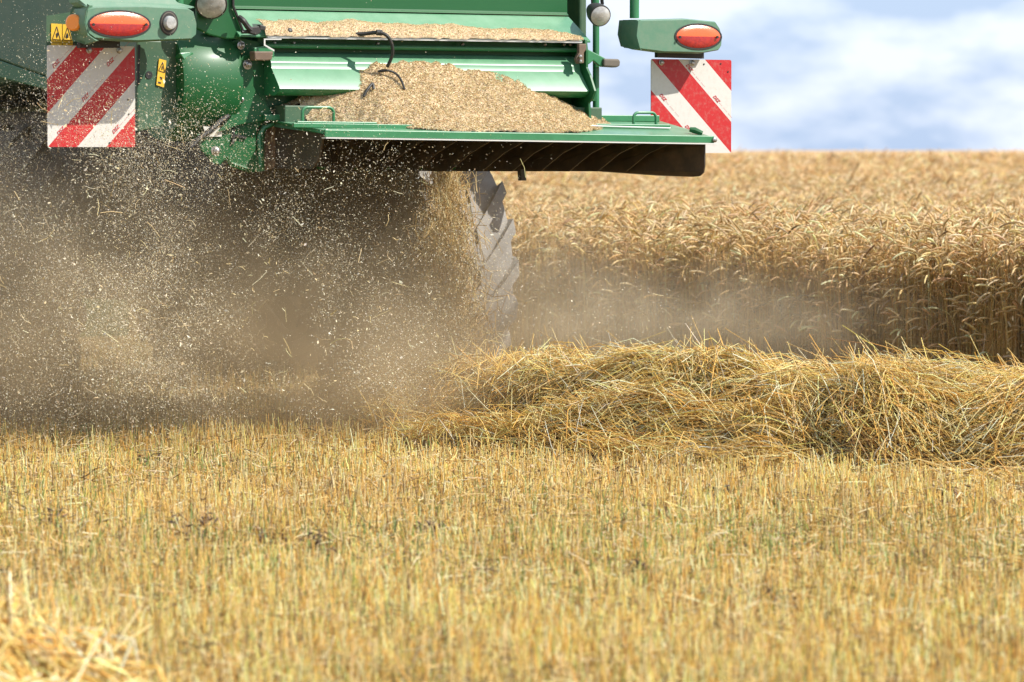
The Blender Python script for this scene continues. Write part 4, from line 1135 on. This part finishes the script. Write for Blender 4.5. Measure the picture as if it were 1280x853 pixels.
# ================================================================ FLYING CHAFF, FALLING STRAW, DUST
def pix_cloud(n, blobs, dlo, dhi):
    w_ = np.array([b[0] for b in blobs], float); k = rng.choice(len(blobs), n, p=w_/w_.sum())
    B = np.array([b[1:] for b in blobs], float)[k]
    u = rng.normal(size=n); v = rng.normal(size=n)
    ang = np.radians(B[:, 4])
    px = B[:, 0] + u*B[:, 2]*np.cos(ang) - v*B[:, 3]*np.sin(ang); py = B[:, 1] + u*B[:, 2]*np.sin(ang) + v*B[:, 3]*np.cos(ang)
    D = rng.uniform(dlo, dhi, n)
    x = (px-640)/FPX*D; z = CAMZ - (py-187)/FPX*D
    ok = (z > 0.03) & (z < 2.1) & (py < 548 + 8*rng.normal(size=n))
    return np.stack([x, D, z], -1)[ok]
def flakes(P, size=(0.0025, 0.006), pale=True):
    n = len(P)
    # clumpy: thin out with noise
    keep = vnoise(P[:, 0]*3.5+P[:, 2]*2, P[:, 2]*3.5+P[:, 1], 61) + 0.5*vnoise(P[:, 0]*11, P[:, 2]*11, 62) > 0.35 + rng.random(n)*0.95
    P = P[keep]; n = len(P)
    a = rng.normal(size=(n, 3)) + np.array([0.5, 0.3, -0.5]); a /= np.linalg.norm(a, axis=1, keepdims=True)
    b = np.cross(a, rng.normal(size=(n, 3))); b /= np.linalg.norm(b, axis=1, keepdims=True)
    l_ = size[0] + (size[1]-size[0])*rng.random(n)**1.8; l_[rng.random(n) < 0.012] *= 2.6
    w_ = l_*rng.uniform(0.25, 0.6, n)
    c = a*0 + np.cross(a, b)*(w_*0.5)[:, None]
    V = np.stack([P-a*l_[:, None], P+b*w_[:, None]+c, P+a*l_[:, None], P-b*w_[:, None]+c], 1).reshape(-1, 3)
    F = (np.arange(n)*4)[:, None] + np.array([[0, 1, 2, 3]])
    col = palette([(0.80, 0.70, 0.48), (0.85, 0.80, 0.64), (0.66, 0.52, 0.28)], [5, 4, 2], n, 0.08)
    return V, F, rep(col, 4)
blobs = [  # weight, px, py, sigma along, sigma across, angle
    (9, 110, 275, 110, 60, 50), (9, 200, 285, 100, 60, 70), (9, 60, 360, 110, 80, 60), (9, 180, 400, 130, 60, 10), (6, 330, 380, 120, 70, 0),
    (8, 120, 470, 150, 40, 0), (6, 330, 480, 130, 38, 0), (2, 60, 170, 60, 45, 0), (2.4, 225, 170, 40, 35, 20), (4, 430, 300, 90, 90, 0), (4, 340, 330, 60, 60, 0), (3, 480, 440, 90, 50, 0),
    (2.2, 560, 330, 50, 80, 90), (1.0, 700, 400, 110, 35, 0), (0.35, 100, 60, 90, 50, 0)]
V, F, C = flakes(pix_cloud(500000, blobs, 14.9, 17.8), size=(0.0010, 0.0038))
blobs2 = [(4, 120, 240, 70, 50, 30), (6, 210, 180, 60, 40, 20), (1.5, 100, 110, 80, 60, 0), (1, 300, 215, 90, 25, 0), (1, 450, 205, 80, 18, 0), (5, 150, 330, 140, 90, 0), (2, 240, 110, 50, 50, 0), (3, 350, 420, 130, 60, 0)]
V2, F2, C2 = flakes(pix_cloud(11000, blobs2, 14.6, 15.9), size=(0.0016, 0.0046))
V, F, C = merge([(V, F, C), (V2, F2, C2)])
tag(arr_mesh('flying_chaff', V, F, M['flake'], C), 'pale specks of chaff flying in the air behind and below the harvester', 'chaff', kind='stuff')

def falling(n):
    # straw dropping from the hood, spreading a little on its way down
    t = rng.random(n)**0.8
    px = 560 + 19*rng.normal(size=n)*(0.5+0.9*t) - 8*t + 25*(rng.random(n) < 0.2)*t; py = 205 + 235*t
    D = rng.normal(18.2, 0.28, n)
    c = np.stack([(px-640)/FPX*D, D, CAMZ-(py-187)/FPX*D], -1); c[:, 2] = np.maximum(c[:, 2], 0.06)
    l_ = rng.uniform(0.04, 0.22, n); el = rng.normal(-1.25, 0.35, n); a = rng.random(n)*2*np.pi
    flat = rng.random(n) < (0.15+0.5*t); el[flat] = rng.normal(-0.5, 0.5, flat.sum())
    d = np.stack([np.cos(el)*np.cos(a), np.cos(el)*np.sin(a), np.sin(el)], -1)*l_[:, None]
    bow = rng.normal(0, 0.05, (n, 3))*l_[:, None]*2
    P = np.stack([c-d/2, c-d/6+bow, c+d/6+bow, c+d/2], 1)
    r = rng.uniform(0.0009, 0.0019, n); V, F = tubes(P, np.stack([r]*4, 1), 3)
    return V, F, rep(palette([(0.74, 0.54, 0.24), (0.82, 0.68, 0.40), (0.55, 0.36, 0.14)], [4, 3, 2], n, 0.14), 12)
def flying(n):
    c = pix_cloud(n, blobs, 14.9, 17.5); n = len(c)
    d = rng.normal(size=(n, 3)) + np.array([0.4, 0, -0.6]); d /= np.linalg.norm(d, axis=1, keepdims=True); l_ = 0.012 + 0.08*rng.random(n)**3; d *= l_[:, None]
    P = np.stack([c-d/2, c + rng.normal(0, 0.08, (n, 3))*l_[:, None], c+d/2], 1)
    r = rng.uniform(0.0007, 0.0016, n); V, F = tubes(P, np.stack([r]*3, 1), 3)
    return V, F, rep(palette([(0.80, 0.64, 0.34), (0.85, 0.76, 0.52)], [3, 2], n, 0.12), 9)
V, F, C = flying(650)
tag(arr_mesh('flying_straw_bits', V, F, M['straw'], C), 'short straw pieces tossed about in the dust cloud behind the harvester', 'straw', kind='stuff')
V, F, C = falling(3600)
tag(arr_mesh('falling_straw', V, F, M['straw'], C), 'curtain of golden straw falling beside the rear tyre onto the swath', 'straw', kind='stuff')

# dust: airborne haze with soft uneven density
def dust(name, lo, hi, blobs_, color, strength, nscale, label, steps=0.12):
    b = MB().box(lo, hi).build(name, None, None)
    m = bpy.data.materials.new(name); m.use_nodes = True
    n = m.node_tree.nodes; l = m.node_tree.links.new
    n.remove(n['Principled BSDF'])
    vol = n.new('ShaderNodeVolumePrincipled'); vol.inputs['Color'].default_value = (*color, 1); vol.inputs['Anisotropy'].default_value = 0.25
    g = n.new('ShaderNodeNewGeometry')
    def V_(op, a, bb=None):
        x = n.new('ShaderNodeVectorMath'); x.operation = op
        for i_, v in enumerate((a, bb)):
            if v is None: continue
            if isinstance(v, tuple): x.inputs[i_].default_value = v
            else: l(v, x.inputs[i_])
        return x
    def Ma(op, a, bb=None, cc=None):
        x = n.new('ShaderNodeMath'); x.operation = op
        for i_, v in enumerate((a, bb, cc)):
            if v is None: continue
            if isinstance(v, (int, float)): x.inputs[i_].default_value = v
            else: l(v, x.inputs[i_])
        return x.outputs[0]
    tot = None
    for wt, c, s_ in blobs_:
        d = V_('MULTIPLY', V_('SUBTRACT', g.outputs['Position'], c).outputs[0], tuple(1/q for q in s_))
        ln_ = V_('DOT_PRODUCT', d.outputs[0], d.outputs[0]).outputs['Value']
        e = Ma('MULTIPLY', Ma('POWER', 2.718, Ma('MULTIPLY', ln_, -1.0)), wt)
        tot = e if tot is None else Ma('ADD', tot, e)
    z = n.new('ShaderNodeTexNoise'); z.inputs['Scale'].default_value = nscale; z.inputs['Detail'].default_value = 3; z.inputs['Distortion'].default_value = 0.6
    l(g.outputs['Position'], z.inputs['Vector'])
    r = n.new('ShaderNodeMapRange'); r.inputs['From Min'].default_value = 0.36; r.inputs['From Max'].default_value = 0.66; r.inputs['To Min'].default_value = 0.25; r.inputs['To Max'].default_value = 1.6
    l(z.outputs['Fac'], r.inputs['Value'])
    l(Ma('MULTIPLY', Ma('MULTIPLY', tot, r.outputs['Result']), strength), vol.inputs['Density'])
    l(vol.outputs['Volume'], n['Material Output'].inputs['Volume'])
    b.data.materials.append(m)
    tag(b, label, 'dust', kind='stuff')
    return b
def bl(wt, px, py, D, sx, sy, sz): return (wt, ((px-640)/FPX*D, D, CAMZ-(py-187)/FPX*D), (sx, sy, sz))
dust('dust_cloud', (-3.6, 14.6, 0.02), (0.45, 19.4, 1.7), [
    bl(0.8, 90, 300, 17.0, 0.75, 0.9, 0.30), bl(1.0, 200, 410, 16.8, 1.1, 1.0, 0.32), bl(1.1, 440, 450, 16.9, 0.55, 0.8, 0.26), bl(0.7, 430, 310, 17.5, 0.5, 0.7, 0.35),
    bl(0.4, 520, 420, 17.5, 0.26, 0.5, 0.28), bl(0.45, 615, 350, 17.9, 0.16, 0.35, 0.35), bl(0.8, -40, 400, 17.0, 0.7, 0.9, 0.4), bl(0.25, 330, 340, 16.8, 0.4, 0.7, 0.25), bl(1.3, 530, 480, 16.6, 0.33, 0.35, 0.17)],
    (0.80, 0.63, 0.40), 0.76, 3.4, 'brown dust hanging behind and under the harvester down to the stubble')
dust('dust_plume', (-0.6, 18.6, 0.02), (2.6, 21.2, 1.1), [
    bl(0.8, 740, 400, 19.7, 0.55, 0.5, 0.22), bl(0.8, 930, 405, 19.0, 0.55, 0.5, 0.22), bl(0.4, 690, 330, 20.0, 0.3, 0.4, 0.2)],
    (0.95, 0.82, 0.60), 0.62, 4.2, 'pale sunlit dust drifting between the tyre and the standing wheat')
